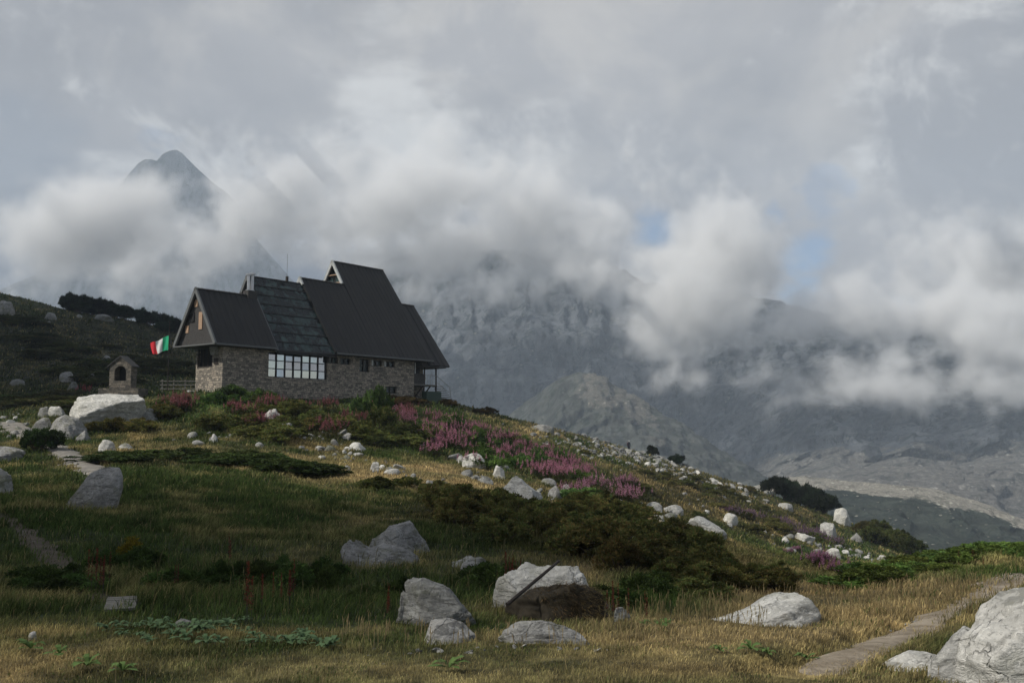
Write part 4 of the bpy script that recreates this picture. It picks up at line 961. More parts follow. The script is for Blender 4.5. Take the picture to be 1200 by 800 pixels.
def shrub_patch(protos, polys, n, wr, hr, label, cat, group, seed, tint=(1, 1, 1), tv=.35, flat=1.):
    r_ = np.random.default_rng(seed); pts = []
    for q_ in range(n):
        cx, cy, rx, ry, an = polys[r_.integers(len(polys))]; a_, b_ = np.clip(r_.normal(size=2)*.55, -1, 1); ca, sa = math.cos(R(an)), math.sin(R(an))
        pts.append((cx+a_*rx*ca-b_*ry*sa, cy+a_*rx*sa+b_*ry*ca))
    P, ok = hitd([p[0] for p in pts], [p[1] for p in pts])
    for i, (p, k) in enumerate(zip(P, ok)):
        if not k: continue
        w = r_.uniform(*wr); gb = 1+tv*r_.normal()*.6; hu = r_.normal()*.05; tt = tuple(x*gb*y_ for x, y_ in zip(tint, (1+hu, 1-hu*.6, 1-hu*.3))); tt = tuple(np.clip(tt, .3, 2))
        put_shrub(protos, (p[0], p[1]+w*.2, p[2]-.06), w, w*r_.uniform(.8, 1.1), r_.uniform(*hr), tt, label, cat, group, r_.uniform(0, 6.28), i)
shrub_patch(heath, [(600,616,60,10,8),(680,630,90,24,10),(720,650,60,24,15),(550,594,40,8,5),(650,624,90,14,10),(540,605,50,12,8),(740,625,40,22,20),(700,612,40,10,5),(790,655,50,16,20)], 118, (1.1, 2.2), (.45, .85), 'low brown green heath shrub in the mat beneath the lichen spotted boulder', 'shrub', 'heath shrubs in the hollow', 51)
shrub_patch(heath, [(830,675,50,12,10),(860,690,40,10,10),(800,690,40,12,10),(850,668,40,8,10),(910,690,30,8,5)], 24, (.6, 1.3), (.25, .5), 'rounded dark heath shrub left of the dry grass verge', 'shrub', 'heath shrubs near the path', 52, (.9, .95, .9))
shrub_patch(heath, [(820,590,100,22,17),(780,560,100,10,15),(900,610,60,14,18)], 34, (2.2, 4.6), (.4, .9), 'brown heath shrub on the far slope right of the hut', 'shrub', 'heath shrubs on the far slope', 53, (.85, .9, .85))
shrub_patch(heath, [(370,500,60,16,5),(300,505,60,12,5),(440,520,40,16,8),(480,520,30,12,5),(340,480,60,8,3)], 34, (2.2, 4.0), (.6, 1.3), 'brown green shrub on the slope directly below the hut', 'shrub', 'shrubs on the slope below the hut', 54, (.95, 1.05, .95))
shrub_patch(green, [(300,474,60,6,2),(250,470,30,5,0),(600,530,70,10,14),(650,552,40,8,12),(540,510,50,8,8),(590,548,30,6,8)], 40, (1.5, 3.0), (.6, 1.1), 'lush green leafy bush among the fireweed near the hut', 'bush', 'leafy bushes near the hut', 55, (.9, 1, .9))
shrub_patch(juniper, [(690,588,20,3,5),(680,592,20,3,5)], 6, (1.8, 2.6), (.5, .8), 'bright green juniper cushion behind the heath mat', 'shrub', 'juniper cushions behind the heath', 56, (1.5, 1.5, 1.3))
shrub_patch(juniper, [(1060,675,50,7,-8),(1120,660,50,5,-5),(1180,650,40,4,-3),(1030,684,30,6,-5)], 44, (.9, 1.9), (.2, .38), 'spreading green juniper mat above the gravel path', 'shrub', 'juniper mats above the path', 57, (2.0, 1.75, 1.2))
shrub_patch(juniper, [(240,540,80,5,3),(150,542,50,5,-3),(300,548,60,4,5),(350,556,30,3,5)], 30, (2.2, 4.0), (.35, .6), 'flat dark juniper mat at the upper edge of the shaded meadow', 'shrub', 'juniper mats above the meadow', 58, (.78, .72, .6))
shrub_patch(pine, [(90,362,14,3,15),(115,366,16,3,10),(135,370,12,3,5)], 30, (3, 6), (1.6, 2.9), 'dark dwarf pine in the thicket on the left hillside crest', 'dwarf pine', 'dwarf pines on the hillside crest', 59)
shrub_patch(pine, [(175,381,14,3,5),(198,388,12,3,5)], 16, (3, 5), (1.5, 2.6), 'dark dwarf pine on the crest just left of the hut gable', 'dwarf pine', 'dwarf pines just left of the gable', 60)
shrub_patch(pine, [(905,577,18,3,14),(935,584,16,3,14),(958,592,12,3,20)], 15, (3.2, 5), (1.8, 2.8), 'dark dwarf pine in the row on the right ridge', 'dwarf pine', 'dwarf pines on the right ridge', 61)
shrub_patch(pine, [(772,537,9,2,10),(796,543,6,2,10)], 4, (2, 3), (1, 1.5), 'small dark pine bush on the ridge behind the rubble', 'dwarf pine', 'pine bushes behind the rubble', 62)
shrub_patch(heath, [(1010,625,30,7,20),(1035,636,22,5,20),(1060,648,20,4,15)], 14, (3, 5), (1.4, 2.4), 'dark upright shrub on the slope right of the pale boulders', 'shrub', 'dark shrubs right of the pale boulders', 63, (.6, .7, .6))
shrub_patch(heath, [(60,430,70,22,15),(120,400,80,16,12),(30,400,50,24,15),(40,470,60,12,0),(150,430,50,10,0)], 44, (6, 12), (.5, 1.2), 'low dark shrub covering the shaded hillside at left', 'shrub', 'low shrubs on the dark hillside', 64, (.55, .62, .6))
shrub_patch(juniper, [(44,530,8,3,0)], 3, (2, 2.6), (.9, 1.2), 'round dark bush beside the flat slab near the upper path', 'bush', 'bush beside the flat slab', 65, (.55, .55, .5))
shrub_patch(heath, [(190,478,12,4,0),(165,505,25,5,0),(120,505,25,5,0),(195,495,14,5,0)], 10, (1.6, 2.8), (.6, 1.0), 'brown shrub around the shrine outcrop', 'shrub', 'shrubs around the shrine outcrop', 66, (.9, .9, .8))
shrub_patch(heath, [(423,573,6,1,0),(442,574,6,1,0),(475,572,10,1,0)], 5, (1.2, 2.2), (.4, .6), 'small dark heath bush on the sunny strip of dry grass', 'shrub', 'heath bushes on the dry strip', 67, (.8, .9, .8))
shrub_patch(heath, [(515,474,25,3,6),(560,483,22,3,10),(470,474,18,3,0),(600,492,14,2,10)], 14, (2, 3.4), (.45, .8), 'dark reddish shrub at the foot of the hut balcony', 'shrub', 'dark shrubs below the balcony', 68, (.7, .5, .6))
wp = hit1(438, 497); put_shrub(green, (wp[0], wp[1], wp[2]-.1), 3.4, 2.4, 2.7, (.75, .8, .8), 'tall grey green willow bush in front of the hut wall', 'bush', None, .4, 1)
wp = hit1(432, 512); put_shrub(heath, (wp[0]+1., wp[1], wp[2]-.1), 4.6, 2.6, 2.2, (.75, .9, .8), 'broad dull green bush just below the willow bush', 'bush', None, 1.4, 2)
wp = hit1(150, 655); put_shrub(green, (wp[0], wp[1], wp[2]-.05), .7, .6, .32, (2.2, 1.1, .4), 'yellowing leafy weed in the shaded meadow at lower left', 'weed', None, 1.4, 0)
shrub_patch(green, [(150,665,40,10,0),(250,690,60,14,0),(60,690,50,12,0),(350,690,60,14,0),(580,690,20,12,0),(760,700,50,14,0),(450,700,20,8,0)], 60, (.4, .9), (.15, .34), 'dark green leafy weed in the shaded hollow', 'weed', 'weeds in the shaded hollow', 69, (.6, .62, .6))

# fireweed
def fireweed_proto(seed, ns=16, spread=.75):
    r_ = np.random.default_rng(seed); Lv, Lc, Fv, Fc2 = [], [], [], []
    for s in range(ns):
        x, y = r_.normal(size=2)*spread*.45; hh = r_.uniform(.8, 1.35); lx, ly = r_.normal(size=2)*.08
        m_ = 46; tt = r_.uniform(.05, .72, m_); a_ = r_.uniform(0, 6.28, m_); L_ = r_.uniform(.10, .19, m_)
        c = np.stack([x+lx*tt, y+ly*tt, hh*tt], 1); d = np.stack([np.cos(a_), np.sin(a_), r_.uniform(.1, .7, m_)], 1); sd = np.stack([-np.sin(a_), np.cos(a_), 0*a_], 1)*.018
        Lv.append(np.stack([c-sd, c+sd, c+d*L_[:, None]], 1).reshape(-1, 3)); g_ = np.array([.05, .075, .022])*r_.uniform(.6, 1.4, (m_, 1))
        g_ = np.where(r_.random((m_, 1)) < .2, np.array([[.11, .035, .025]]), g_); Lc.append(np.repeat(g_, 3, 0))
        m_ = 60; tt = r_.uniform(.62, 1.0, m_)**1.0; a_ = r_.uniform(0, 6.28, m_); wd = (1.02-tt)*.15+.012; c = np.stack([x+lx*tt, y+ly*tt, hh*tt], 1)
        d = np.stack([np.cos(a_), np.sin(a_), r_.uniform(-.2, .5, m_)], 1); sd = np.cross(d, r_.normal(size=(m_, 3))); sd /= np.linalg.norm(sd, axis=1)[:, None]; sd *= .017
        Fv.append(np.stack([c, c+d*wd[:, None]+sd, c+d*wd[:, None]-sd], 1).reshape(-1, 3)); Fc2.append(np.repeat(np.where(r_.random((m_, 1)) < .25, np.array([[.20, .07, .05]]), np.array([[.56, .26, .36]]))*r_.uniform(.5, 1.4, (m_, 1)), 3, 0))
    Lv, Lc, Fv, Fc2 = map(np.vstack, (Lv, Lc, Fv, Fc2))
    return (mesh_np('leaves', Lv, np.arange(len(Lv)).reshape(-1, 3), M_VEG, col=Lc, link=False), mesh_np('flower_spikes', Fv, np.arange(len(Fv)).reshape(-1, 3), M_VEG, col=Fc2, link=False))
FW = [fireweed_proto(s) for s in (1, 2, 3, 4, 5)]
def fireweed(polys, n, label, group, seed, tint=(1, 1, 1), sc_=(.9, 1.3)):
    r_ = np.random.default_rng(seed); pts = []
    for q_ in range(n):
        cx, cy, rx, ry, an = polys[r_.integers(len(polys))]; a_, b_ = r_.uniform(-1, 1, 2); ca, sa = math.cos(R(an)), math.sin(R(an))
        pts.append((cx+a_*rx*ca-b_*ry*sa, cy+a_*rx*sa+b_*ry*ca))
    P, ok = hitd([p[0] for p in pts], [p[1] for p in pts])
    for i, (p, k) in enumerate(zip(P, ok)):
        if not k: continue
        e = empty('fireweed', (p[0], p[1], p[2]-.05), r_.uniform(0, 6.28)); tag(e, label, 'fireweed', group); s = r_.uniform(*sc_)*.82; e.scale = (s*1.3, s*1.3, s)
        for q_ in FW[i % 5]:
            c = q_.copy(); COL.objects.link(c); c.parent = e
            c.color = (*(tint if q_.name.startswith('flower') else (1, 1, 1)), 1)
fireweed([(500,499,34,11,8),(530,508,38,12,8),(560,518,46,12,12),(600,528,44,13,14),(640,540,34,6,16),(660,552,26,6,14),(668,556,20,4,14),(580,530,60,16,10)], 96, 'pink fireweed clump in the long flowering band below the balcony', 'fireweed in the long band', 81, (.95, .95, .95))
fireweed([(497,515,10,5,0),(520,522,12,5,0),(540,528,16,5,0),(590,540,30,5,10),(560,545,30,5,8),(640,562,25,4,10),(500,535,10,3,0)], 40, 'pink fireweed clump in front of the lush green bushes', 'fireweed in front of the bushes', 82)
fireweed([(680,584,16,3,0),(736,588,9,3,0),(700,575,14,3,0),(735,570,10,3,0)], 18, 'pink fireweed clump by the squared cream boulder', 'fireweed by the squared boulder', 83, (.9, 1, 1.))
fireweed([(330,482,40,4,0),(400,484,50,4,2),(450,486,30,4,4),(290,488,20,5,0),(378,508,18,5,0),(210,480,8,5,0),(425,496,20,3,0),(300,500,16,4,0)], 52, 'reddish fireweed clump close under the hut wall', 'fireweed under the hut wall', 84, (.62, .5, .42))
fireweed([(880,608,50,2,10),(935,622,30,2,14),(960,634,30,2,14)], 34, 'dull pink fireweed clump in the thin strip on the far slope', 'fireweed on the far slope', 85, (.45, .6, .7), (.8, 1.2))
fireweed([(975,672,26,2.5,14),(1000,680,16,2,10),(928,647,7,2,0),(965,664,10,2,10)], 22, 'magenta fireweed clump below the scree patch at right', 'fireweed below the scree patch', 86, (.75, .75, .9), (.42, .6))
fireweed([(100,462,3,1,0)], 2, 'red fireweed clump left of the shrine base', 'fireweed left of the shrine', 87, (.8, .3, .3))

# broad-leaved dock rosettes and rusty seed stalks
def rosette(seed):
    r_ = np.random.default_rng(seed); V, F_, C_ = [], [], []
    for k in range(11):
        a_ = r_.uniform(0, 6.28); L = r_.uniform(.07, .15); w = L*.35; h_ = r_.uniform(.02, .08); d = np.array([math.cos(a_), math.sin(a_)]); s = np.array([-d[1], d[0]]); b0 = len(V)
        for (f1, f2, z) in ((0, 0, 0), (.35, -.8, h_*.8), (.35, .8, h_*.8), (.75, -1, h_), (.75, 1, h_), (1.1, 0, h_*.6)):
            q_ = d*L*f1+s*w*f2*.6; V.append((q_[0], q_[1], z+.03)); C_.append(np.array([.12, .17, .085])*r_.uniform(.8, 1.25))
        F_ += [(b0, b0+1, b0+2), (b0+1, b0+3, b0+4), (b0+1, b0+4, b0+2), (b0+3, b0+5, b0+4)]
    return mesh_np('dock_plant', np.array(V), np.array(F_), M_VEG, col=np.array(C_), link=False)
RO = [rosette(s) for s in range(5)]
def scat(prs, polys, n, sc_, label, cat, group, seed, name, tint=(1, 1, 1)):
    r_ = np.random.default_rng(seed); pts = []
    for q_ in range(n):
        cx, cy, rx, ry = polys[r_.integers(len(polys))]; a_, b_ = r_.uniform(-1, 1, 2); pts.append((cx+a_*rx, cy+b_*ry))
    P, ok = hitd([p[0] for p in pts], [p[1] for p in pts])
    for i, (p, k) in enumerate(zip(P, ok)):
        if not k: continue
        o = prs[i % len(prs)].copy(); COL.objects.link(o); o.name = name; o.location = p; s = r_.uniform(*sc_); o.scale = (s, s, s); o.rotation_euler = (0, 0, r_.uniform(0, 6.28)); o.color = (*tint, 1)
        tag(o, label, cat, group)
scat(RO, [(210,745,80,12),(290,750,80,10),(160,740,35,8),(340,756,60,6),(240,738,80,10)], 40, (.55, 1.0), 'broad grey green dock leaves spreading over the dry verge at lower left', 'plant', 'dock plants on the verge', 91, 'dock_plant', (.8, .9, .85))
scat(RO, [(40,765,30,8),(120,785,30,8),(560,790,40,6),(900,770,60,5),(770,740,40,6)], 12, (.6, 1.), 'single green leafy plant in the foreground dry grass', 'plant', 'leafy plants in the foreground', 92, 'dock_plant', (.9, 1, .6))
def stalk(seed):
    r_ = np.random.default_rng(seed); V, C_ = [], []
    for s in range(3):
        x, y = r_.normal(size=2)*.05; hh = r_.uniform(.35, .55); n = 90; tt = r_.uniform(.35, 1, n); a_ = r_.uniform(0, 6.28, n); w = .022*(1.15-tt)+.006
        c = np.stack([x+0*tt, y+0*tt, hh*tt], 1); d = np.stack([np.cos(a_)*w, np.sin(a_)*w, r_.uniform(0, .02, n)], 1); e = np.stack([-np.sin(a_), np.cos(a_), 0*a_], 1)*.006
        V.append(np.stack([c, c+d+e, c+d-e], 1).reshape(-1, 3)); C_.append(np.repeat(np.array([.13, .035, .02])*r_.uniform(.5, 1.4, (n, 1)), 3, 0))
        V.append(np.array([[x-.003, y, 0], [x+.003, y, 0], [x, y, hh]])); C_.append(np.full((3, 3), .05))
    V, C_ = np.vstack(V), np.vstack(C_); return mesh_np('dock_stalk', V, np.arange(len(V)).reshape(-1, 3), M_VEG, col=C_, link=False)
STK = [stalk(s) for s in range(4)]
scat(STK, [(320,722,20,10),(290,735,8,4),(250,670,30,8),(345,725,8,8),(120,700,3,3),(450,730,10,5),(600,700,10,10)], 15, (.8, 1.4), 'rust brown dried dock stalk standing in the shaded hollow', 'plant', 'dried dock stalks', 93, 'dock_stalk')
scat(STK, [(740,730,30,5),(1140,665,20,3),(200,690,60,8)], 8, (.6, .9), 'lone rust brown seed stalk at the verge', 'plant', 'lone seed stalks', 94, 'dock_stalk')
print('plants done')

# grass sheets
W_ = lambda r: np.clip(r*.00095, .004, .11)
def hmead(r, d, h, l, k): return np.where(r < 10, .10, np.where(r < 45, .27, .32))*(1-.35*d)*(1-.25*h)*(1-.45*k)
near_v = blades(270000, 1, lambda r: np.clip(r*.0007, .0035, .02), lambda r, d, h, l, k: .022+.03*sstep(r, 6, 9)*(1-.3*d)+.10*sstep(r, 9.6, 13)*(1-.55*d), yr=(4, 24), pxr=(-420, 1750))
near_v['kind'] = 'stuff'; tag(near_v, 'dry and green grass blades of the foreground verge and hollow', 'grass')
herb = blades(26000, 7, lambda r: np.clip(r*.0016, .010, .035), lambda r, d, h, l, k: (.03+.07*sstep(r, 9, 12))*(1-.3*d), yr=(4, 26), sel=lambda X, Y, Z, d, h, l, k, r_: fbm(X/.55, Y/.55, 0, 55, 3)+.4*fbm(X/3, Y/3, 0, 56, 2) > .12)
herb.name = 'ground_herbs'; herb['kind'] = 'stuff'; tag(herb, 'small broad leaved herbs growing low between the grass', 'herbs')
hc = np.empty(len(herb.data.vertices)*4, dtype=np.float32); ca_ = herb.data.color_attributes['Col']; ca_.data.foreach_get('color', hc); hc = hc.reshape(-1, 4); hc[:, :3] = hc[:, :3]*.25+np.array([.055, .085, .026])*np.repeat(np.random.default_rng(8).uniform(.5, 1.5, (len(hc)//5, 1)), 5, 0); ca_.data.foreach_set('color', hc.ravel())
mid_v = blades(170000, 2, lambda r: np.clip(r*.0009, .015, .05), lambda r, d, h, l, k: (.19-.06*d)*(1-.3*h), yr=(22, 62)); mid_v.name = 'grass'; mid_v['kind'] = 'stuff'; tag(mid_v, 'long grass of the middle meadow between hollow and hut', 'grass')
far_v = blades(120000, 3, lambda r: np.clip(r*.0011, .05, .2), lambda r, d, h, l, k: (.22-.05*d)*np.clip(r/80, 1, 1.5), yr=(60, 232)); far_v.name = 'grass'; far_v['kind'] = 'stuff'; tag(far_v, 'rough grass on the far slopes and hillside', 'grass')
# tall pale seed stems along the verge and the path
def tall(seed, n, pxr, pyr, hh, colr):
    r_ = np.random.default_rng(seed); P, ok = hit(r_.uniform(*pxr, n), r_.uniform(*pyr, n)); P = P[ok]; P = P[~near_path(P[:, 0], P[:, 1])]; n = len(P)
    h_ = r_.uniform(.6, 1.2, n)*hh; bx = r_.normal(size=(n, 2))*.12*h_[:, None]; w = P[:, 1]*.00045
    T_ = P+np.stack([bx[:, 0], bx[:, 1], h_], 1); Mx = P+np.stack([bx[:, 0]*.6, bx[:, 1]*.6, h_*.72], 1); s = np.stack([w, 0*w, 0*w], 1)
    V = np.stack([P-s*.6, P+s*.6, Mx+s*.6, Mx-s*.6, T_+s*.2, Mx+s*1.3, Mx-s*1.3], 1).reshape(-1, 3); b0 = np.arange(n)[:, None]*7
    Tq = np.concatenate([b0+np.array([0, 1, 2]), b0+np.array([0, 2, 3]), b0+np.array([5, 4, 6])]); c = np.repeat(np.array(colr)*r_.uniform(.6, 1.3, (n, 1)), 7, 0)
    return V, Tq, c
parts = [tall(1, 380, (830, 1200), (680, 725), .22, (.34, .26, .13)), tall(2, 200, (400, 900), (738, 762), .16, (.30, .23, .12)), tall(3, 160, (-20, 900), (760, 840), .09, (.3, .24, .12)), tall(4, 250, (700, 900), (700, 740), .2, (.26, .21, .10)), tall(5, 300, (150, 700), (600, 720), .32, (.12, .11, .05)), tall(6, 60, (980, 1200), (790, 840), .10, (.3, .24, .12))]
Vs, Fs, Cs, o_ = [], [], [], 0
for V, T_, c in parts: Vs.append(V); Fs.append(T_+o_); Cs.append(c); o_ += len(V)
ts = mesh_np('seed_grass', np.vstack(Vs), np.vstack(Fs), M_GRASS, col=np.vstack(Cs)); ts['kind'] = 'stuff'; tag(ts, 'thin pale seed stems standing above the shorter grass', 'grass')
print('grass done')

# ------------------------------------------------------------------ clouds around the mountains (procedural density in a volume grid)
def cloud_bank():
    x0, x1, y0, y1, z0, z1 = -1100, 1150, 1130, 1520, -60, 720
    me = bpy.data.meshes.new('cloud_bank'); o = bpy.data.objects.new('cloud_bank', me); COL.objects.link(o)
    ng = bpy.data.node_groups.new('cloud_density', 'GeometryNodeTree'); ng.interface.new_socket('Geometry', in_out='OUTPUT', socket_type='NodeSocketGeometry')
    ng.interface.new_socket('Geometry', in_out='INPUT', socket_type='NodeSocketGeometry')
    t = NT(ng); out = t.n('NodeGroupOutput'); pos = t.n('GeometryNodeInputPosition').outputs[0]
    nz = t.n('ShaderNodeTexNoise', i_Scale=1/150., i_Detail=6., i_Roughness=.6); ng.links.new(pos, nz.inputs['Vector'])
    nz2 = t.n('ShaderNodeTexNoise', i_Scale=1/46., i_Detail=6., i_Roughness=.66); ng.links.new(pos, nz2.inputs['Vector'])
    # px, py, Y, rx, ry (pixels), weight
    blobs = [(108,258,1250,92,56,1.4),(60,280,1250,60,42,1.),(160,236,1250,46,32,.9),(225,290,1330,90,40,.62),(300,246,1300,66,60,1.35),(150,300,1400,60,30,.62),(60,312,1400,60,26,.55),(330,228,1300,84,70,1.0),(310,290,1300,80,34,.75),(390,200,1450,90,44,.5),(180,275,1440,110,44,.5),(30,330,1440,90,24,.35),
      (480,218,1300,110,62,.95),(545,225,1300,80,50,.9),(610,250,1400,150,50,.85),(430,265,1400,140,40,.85),(600,205,1460,170,56,.6),(260,200,1460,60,50,.35),(700,230,1460,100,40,.5),
      (540,285,1400,130,36,.85),(470,300,1400,110,30,.85),(590,335,1350,66,22,.58),(700,256,1400,80,34,.8),(640,298,1420,60,26,.8),(570,345,1340,50,16,.4),(500,345,1340,50,20,.38),(700,300,1420,60,26,.55),
      (845,298,1250,64,70,1.6),(800,300,1270,46,22,.9),(838,355,1250,72,50,1.3),(900,385,1280,90,36,.9),(790,370,1300,50,26,.7),(770,400,1330,60,26,.5),(850,448,1200,84,28,.65),(950,436,1250,90,32,.65),(940,375,1300,80,40,.9),(895,330,1300,40,36,.6),
      (1010,368,1300,90,46,1.1),(1090,365,1300,100,54,1.1),(1170,395,1250,100,60,1.15),(1150,448,1220,84,34,.85),(1060,422,1280,90,30,.72),(1190,320,1350,100,64,.9),(1100,300,1420,120,50,.6),(1000,456,1240,84,24,.6),(735,348,1400,50,20,.4),(690,330,1380,40,20,.35)]
    acc = None
    for (px, py, Y, rx, ry, w) in blobs:
        c = at(px, py, Y); s = (rx*Y/F*1.25, 95., ry*Y/F*1.25)
        d = t.vmath('SUBTRACT', pos, tuple(c)).outputs[0]; d = t.vmath('DIVIDE', d, s).outputs[0]; L = t.vmath('LENGTH', d).outputs['Value']
        v = t.math('MULTIPLY', t.math('SUBTRACT', 1., L), w)
        v = t.math('MAXIMUM', v, -.5)
        acc = v if acc is None else t.math('SMOOTH_MAX', acc, v, .15)
    den = t.math('ADD', acc, t.math('MULTIPLY_ADD', nz.outputs[0], 2.6, -1.42)); den = t.math('ADD', den, t.math('MULTIPLY_ADD', nz2.outputs[0], 2.2, -1.14))
    mrn = t.n('ShaderNodeMapRange', i_0=den); mrn.inputs[1].default_value = 0; mrn.inputs[2].default_value = .75; mrn.inputs[3].default_value = 0; mrn.inputs[4].default_value = 1; mrn.interpolation_type = 'SMOOTHSTEP'
    vc = t.n('GeometryNodeVolumeCube'); ng.links.new(mrn.outputs[0], vc.inputs['Density']); vc.inputs['Min'].default_value = (x0, y0, z0); vc.inputs['Max'].default_value = (x1, y1, z1)
    vc.inputs['Resolution X'].default_value = 520; vc.inputs['Resolution Y'].default_value = 76; vc.inputs['Resolution Z'].default_value = 180
    m = bpy.data.materials.new('cloud_vapour'); m.use_nodes = True; q_ = NT(m.node_tree); m.node_tree.nodes.clear(); mo = q_.n('ShaderNodeOutputMaterial')
    pv = q_.n('ShaderNodeVolumePrincipled', i_Color=(1, 1, 1, 1), i_Density=CLOUD_D, i_Anisotropy=.0); m.node_tree.links.new(pv.outputs[0], mo.inputs['Volume'])
    sm = t.n('GeometryNodeSetMaterial'); sm.inputs['Material'].default_value = m; ng.links.new(vc.outputs[0], sm.inputs[0]); ng.links.new(sm.outputs[0], out.inputs[0])
    md = o.modifiers.new('density', 'NODES'); md.node_group = ng; me.materials.append(m)
    tag(o, 'bank of drifting white and grey clouds wrapped around the mountains', 'clouds', None, 'stuff')
    return o
CLOUD_D = .034
cloud_bank()

# unseen clouds added toward the sun, sized to shade the hollow and hillside
SUN_EL = R(43); SUN_H = np.array([-1.0, -.5]); SUN_H /= np.hypot(*SUN_H)
SUN = np.array([SUN_H[0]*math.cos(SUN_EL), SUN_H[1]*math.cos(SUN_EL), math.sin(SUN_EL)])
m = bpy.data.materials.new('added_cloud_vapour'); m.use_nodes = True; q_ = NT(m.node_tree); m.node_tree.nodes.clear(); mo = q_.n('ShaderNodeOutputMaterial')
pv = q_.n('ShaderNodeVolumePrincipled', i_Color=(.95, .95, .96, 1), i_Density=.09); m.node_tree.links.new(pv.outputs[0], mo.inputs['Volume']); M_CLD = m
def shade_cloud(px, py, rx, ry, seed, Y=None, S=1300, lab=''):
    G = hit1(px, py) if Y is None else at(px, py, Y)
    c = G+SUN*S; v, f = ICO[4]; P = v*(1+.22*fbm(v[:, 0]*2+seed, v[:, 1]*2, v[:, 2]*2, seed, 4))[:, None]*np.array([rx, ry, min(rx, ry)*.6+6])
    o = mesh_np('added_cloud', P, f, M_CLD, smooth=True); o.location = c; tag(o, lab, 'added_cloud', 'clouds added for shade', 'stuff'); return o
CL = 'one of the unseen clouds added toward the sun to shade the ground'
shade_cloud(280, 640, 11, 9.5, 1, lab=CL); shade_cloud(540, 680, 5.5, 5, 2, lab=CL); shade_cloud(110, 600, 12, 10, 7, lab=CL); shade_cloud(60, 700, 7, 4, 8, lab=CL)
shade_cloud(60, 420, 60, 60, 3, lab=CL); shade_cloud(120, 395, 60, 50, 4, lab=CL)

# ------------------------------------------------------------------ haze
hz = MB().box(-2600, 2600, -700, 3050, -190, 835)
hm = bpy.data.materials.new('haze_air'); hm.use_nodes = True; q_ = NT(hm.node_tree); hm.node_tree.nodes.clear(); mo = q_.n('ShaderNodeOutputMaterial')
pv = q_.n('ShaderNodeVolumePrincipled', i_Color=(.74, .86, 1.0, 1), i_Density=.00021); hm.node_tree.links.new(pv.outputs[0], mo.inputs['Volume'])
h_o = hz.build('haze', hm); tag(h_o, 'thin blue grey mountain air', 'haze', None, 'stuff')

# ------------------------------------------------------------------ world
wd = bpy.data.worlds.new('World'); sc.world = wd; wd.use_nodes = True; nt = wd.node_tree; t = NT(nt); bg = nt.nodes['Background']
sky = t.n('ShaderNodeTexSky'); sky.sky_type = 'NISHITA'; sky.sun_disc = False; sky.sun_elevation = SUN_EL; sky.sun_rotation = math.atan2(SUN[0], SUN[1]); sky.altitude = 2000; sky.dust_density = 1.5
g = t.n('ShaderNodeTexCoord').outputs['Generated']
def dirv(px, py): p = at(px, py, 1.)-np.array([0, 0, EYE]); return tuple(p/np.linalg.norm(p))
wv = t.vmath('MULTIPLY', g, (1, 1, 1.7)).outputs[0]
n1 = t.noise(wv, 2.6, 7, .58, .3); n2 = t.noise(wv, 8, 6, .6, .2)
def spot(px, py, r, nzs=.05):
    d = t.vmath('DISTANCE', g, dirv(px, py)).outputs['Value']
    d = t.math('ADD', d, t.math('MULTIPLY_ADD', n2, nzs*4, -nzs*2)); return t.mr(d, r/F*1.0, r/F*.25, 0, 1)
cl = t.mix(t.mr(n1, .36, .64), (3.76, 3.75, 3.83), (5.08, 4.97, 4.9)); n3 = t.noise(t.vmath('MULTIPLY', g, (1, 1, 1.3)).outputs[0], 5.5, 8, .62, .5)
cl = t.mix(t.mr(n3, .42, .62), t.mix(1., cl, (.87, .885, .92), 'MULTIPLY'), t.mix(1., cl, (1.12, 1.11, 1.09), 'MULTIPLY'))
bright = None
for s_ in ((60,105,100,.08),(140,150,90,.08),(20,60,80,.08),(200,165,60,.06),(1080,80,120,.12),(480,200,160,.12),(240,190,60,.08)):
    v = spot(*s_); bright = v if bright is None else t.math('MAXIMUM', bright, v)
cl = t.mix(t.math('MULTIPLY', t.math('MULTIPLY', bright, t.mr(n3, .40, .56)), .85), cl, (7.4, 7.4, 7.3))
cl = t.mix(t.math('MULTIPLY', spot(10, 190, 84, .05), .7), cl, (2.7, 3.0, 3.5))
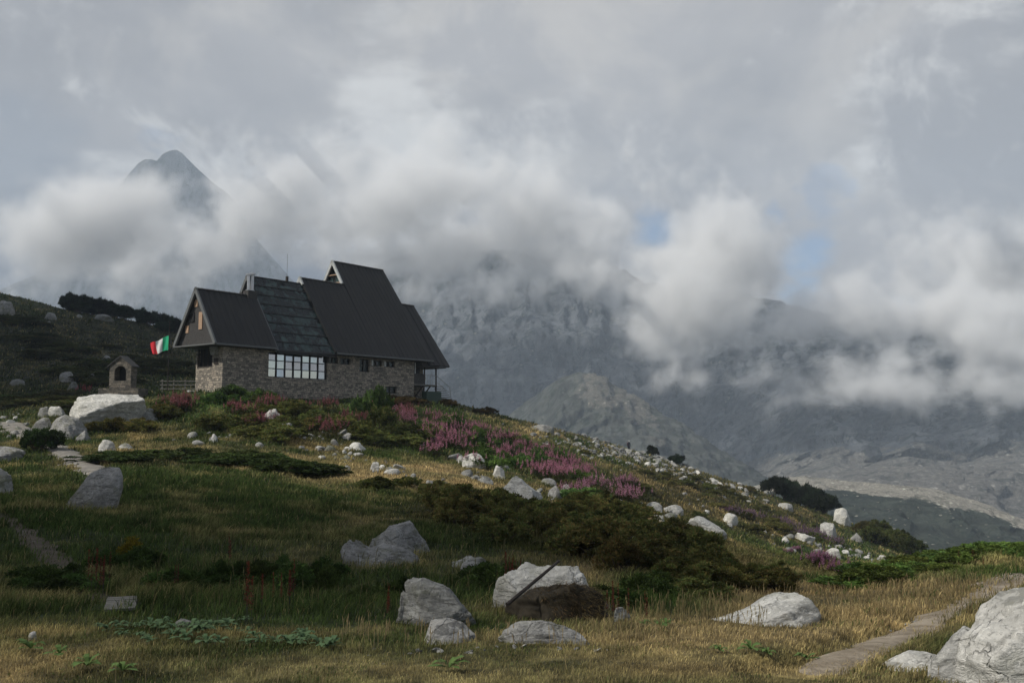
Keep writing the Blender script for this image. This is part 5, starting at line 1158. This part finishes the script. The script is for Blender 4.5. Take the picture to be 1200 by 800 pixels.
dk = t.math('MAXIMUM', spot(50, 380, 190, .05), t.math('MAXIMUM', spot(200, 360, 170, .05), spot(330, 350, 130, .05))); cl = t.mix(t.math('MULTIPLY', dk, .95), cl, (1.35, 1.62, 2.1))
gap = None
for (x_, y_, r_s, nz_, w_) in ((768,275,40,.03,1),(800,318,34,.03,.8),(945,308,46,.04,1.),(898,262,34,.05,.8),(955,236,34,.05,.45),(930,345,30,.03,.7),(215,132,30,.06,.35),(1065,355,24,.03,.6),(715,245,24,.05,.3)):
    v = t.math('MULTIPLY', spot(x_, y_, r_s, nz_), w_); gap = v if gap is None else t.math('MAXIMUM', gap, v)
back = t.n('ShaderNodeSeparateXYZ'); nt.links.new(g, back.inputs[0])
bk = t.math('MULTIPLY', t.mr(back.outputs[1], .5, .15), t.mr(n1, .53, .46)); gap = t.math('MAXIMUM', gap, bk)
skc = t.mix(1., sky.outputs[0], (1.0, 1.0, 1.0), 'MULTIPLY')
fin = t.mix(t.math('MULTIPLY', gap, .95), cl, skc); nt.links.new(fin, bg.inputs[0]); bg.inputs[1].default_value = .1

# sun
sl = bpy.data.lights.new('sun', 'SUN'); sl.energy = 4.6; sl.angle = R(.5); sl.color = (1, .95, .86)
so = bpy.data.objects.new('sun', sl); COL.objects.link(so); so.rotation_euler = Vector(-SUN).to_track_quat('-Z', 'Y').to_euler(); so.location = (-50, 20, 80)

# camera
cd = bpy.data.cameras.new('camera'); cd.sensor_width = 36; cd.lens = 36*F/1200; cd.clip_start = .1; cd.clip_end = 9000
co = bpy.data.objects.new('camera', cd); COL.objects.link(co); co.location = (0, 0, EYE); co.rotation_euler = (math.pi/2+TH, 0, 0); sc.camera = co
sc.view_settings.view_transform = 'Standard'; sc.view_settings.look = 'None'; sc.view_settings.gamma = 1; sc.view_settings.exposure = 0; sc.view_settings.use_curve_mapping = False
cy = sc.cycles; cy.use_denoising = True; cy.max_bounces = 8; cy.diffuse_bounces = 2; cy.glossy_bounces = 2; cy.transmission_bounces = 2; cy.transparent_max_bounces = 8
cy.volume_bounces = 4; cy.volume_step_rate = 3.0; cy.volume_max_steps = 128
try: cy.use_light_tree = False
except Exception: pass
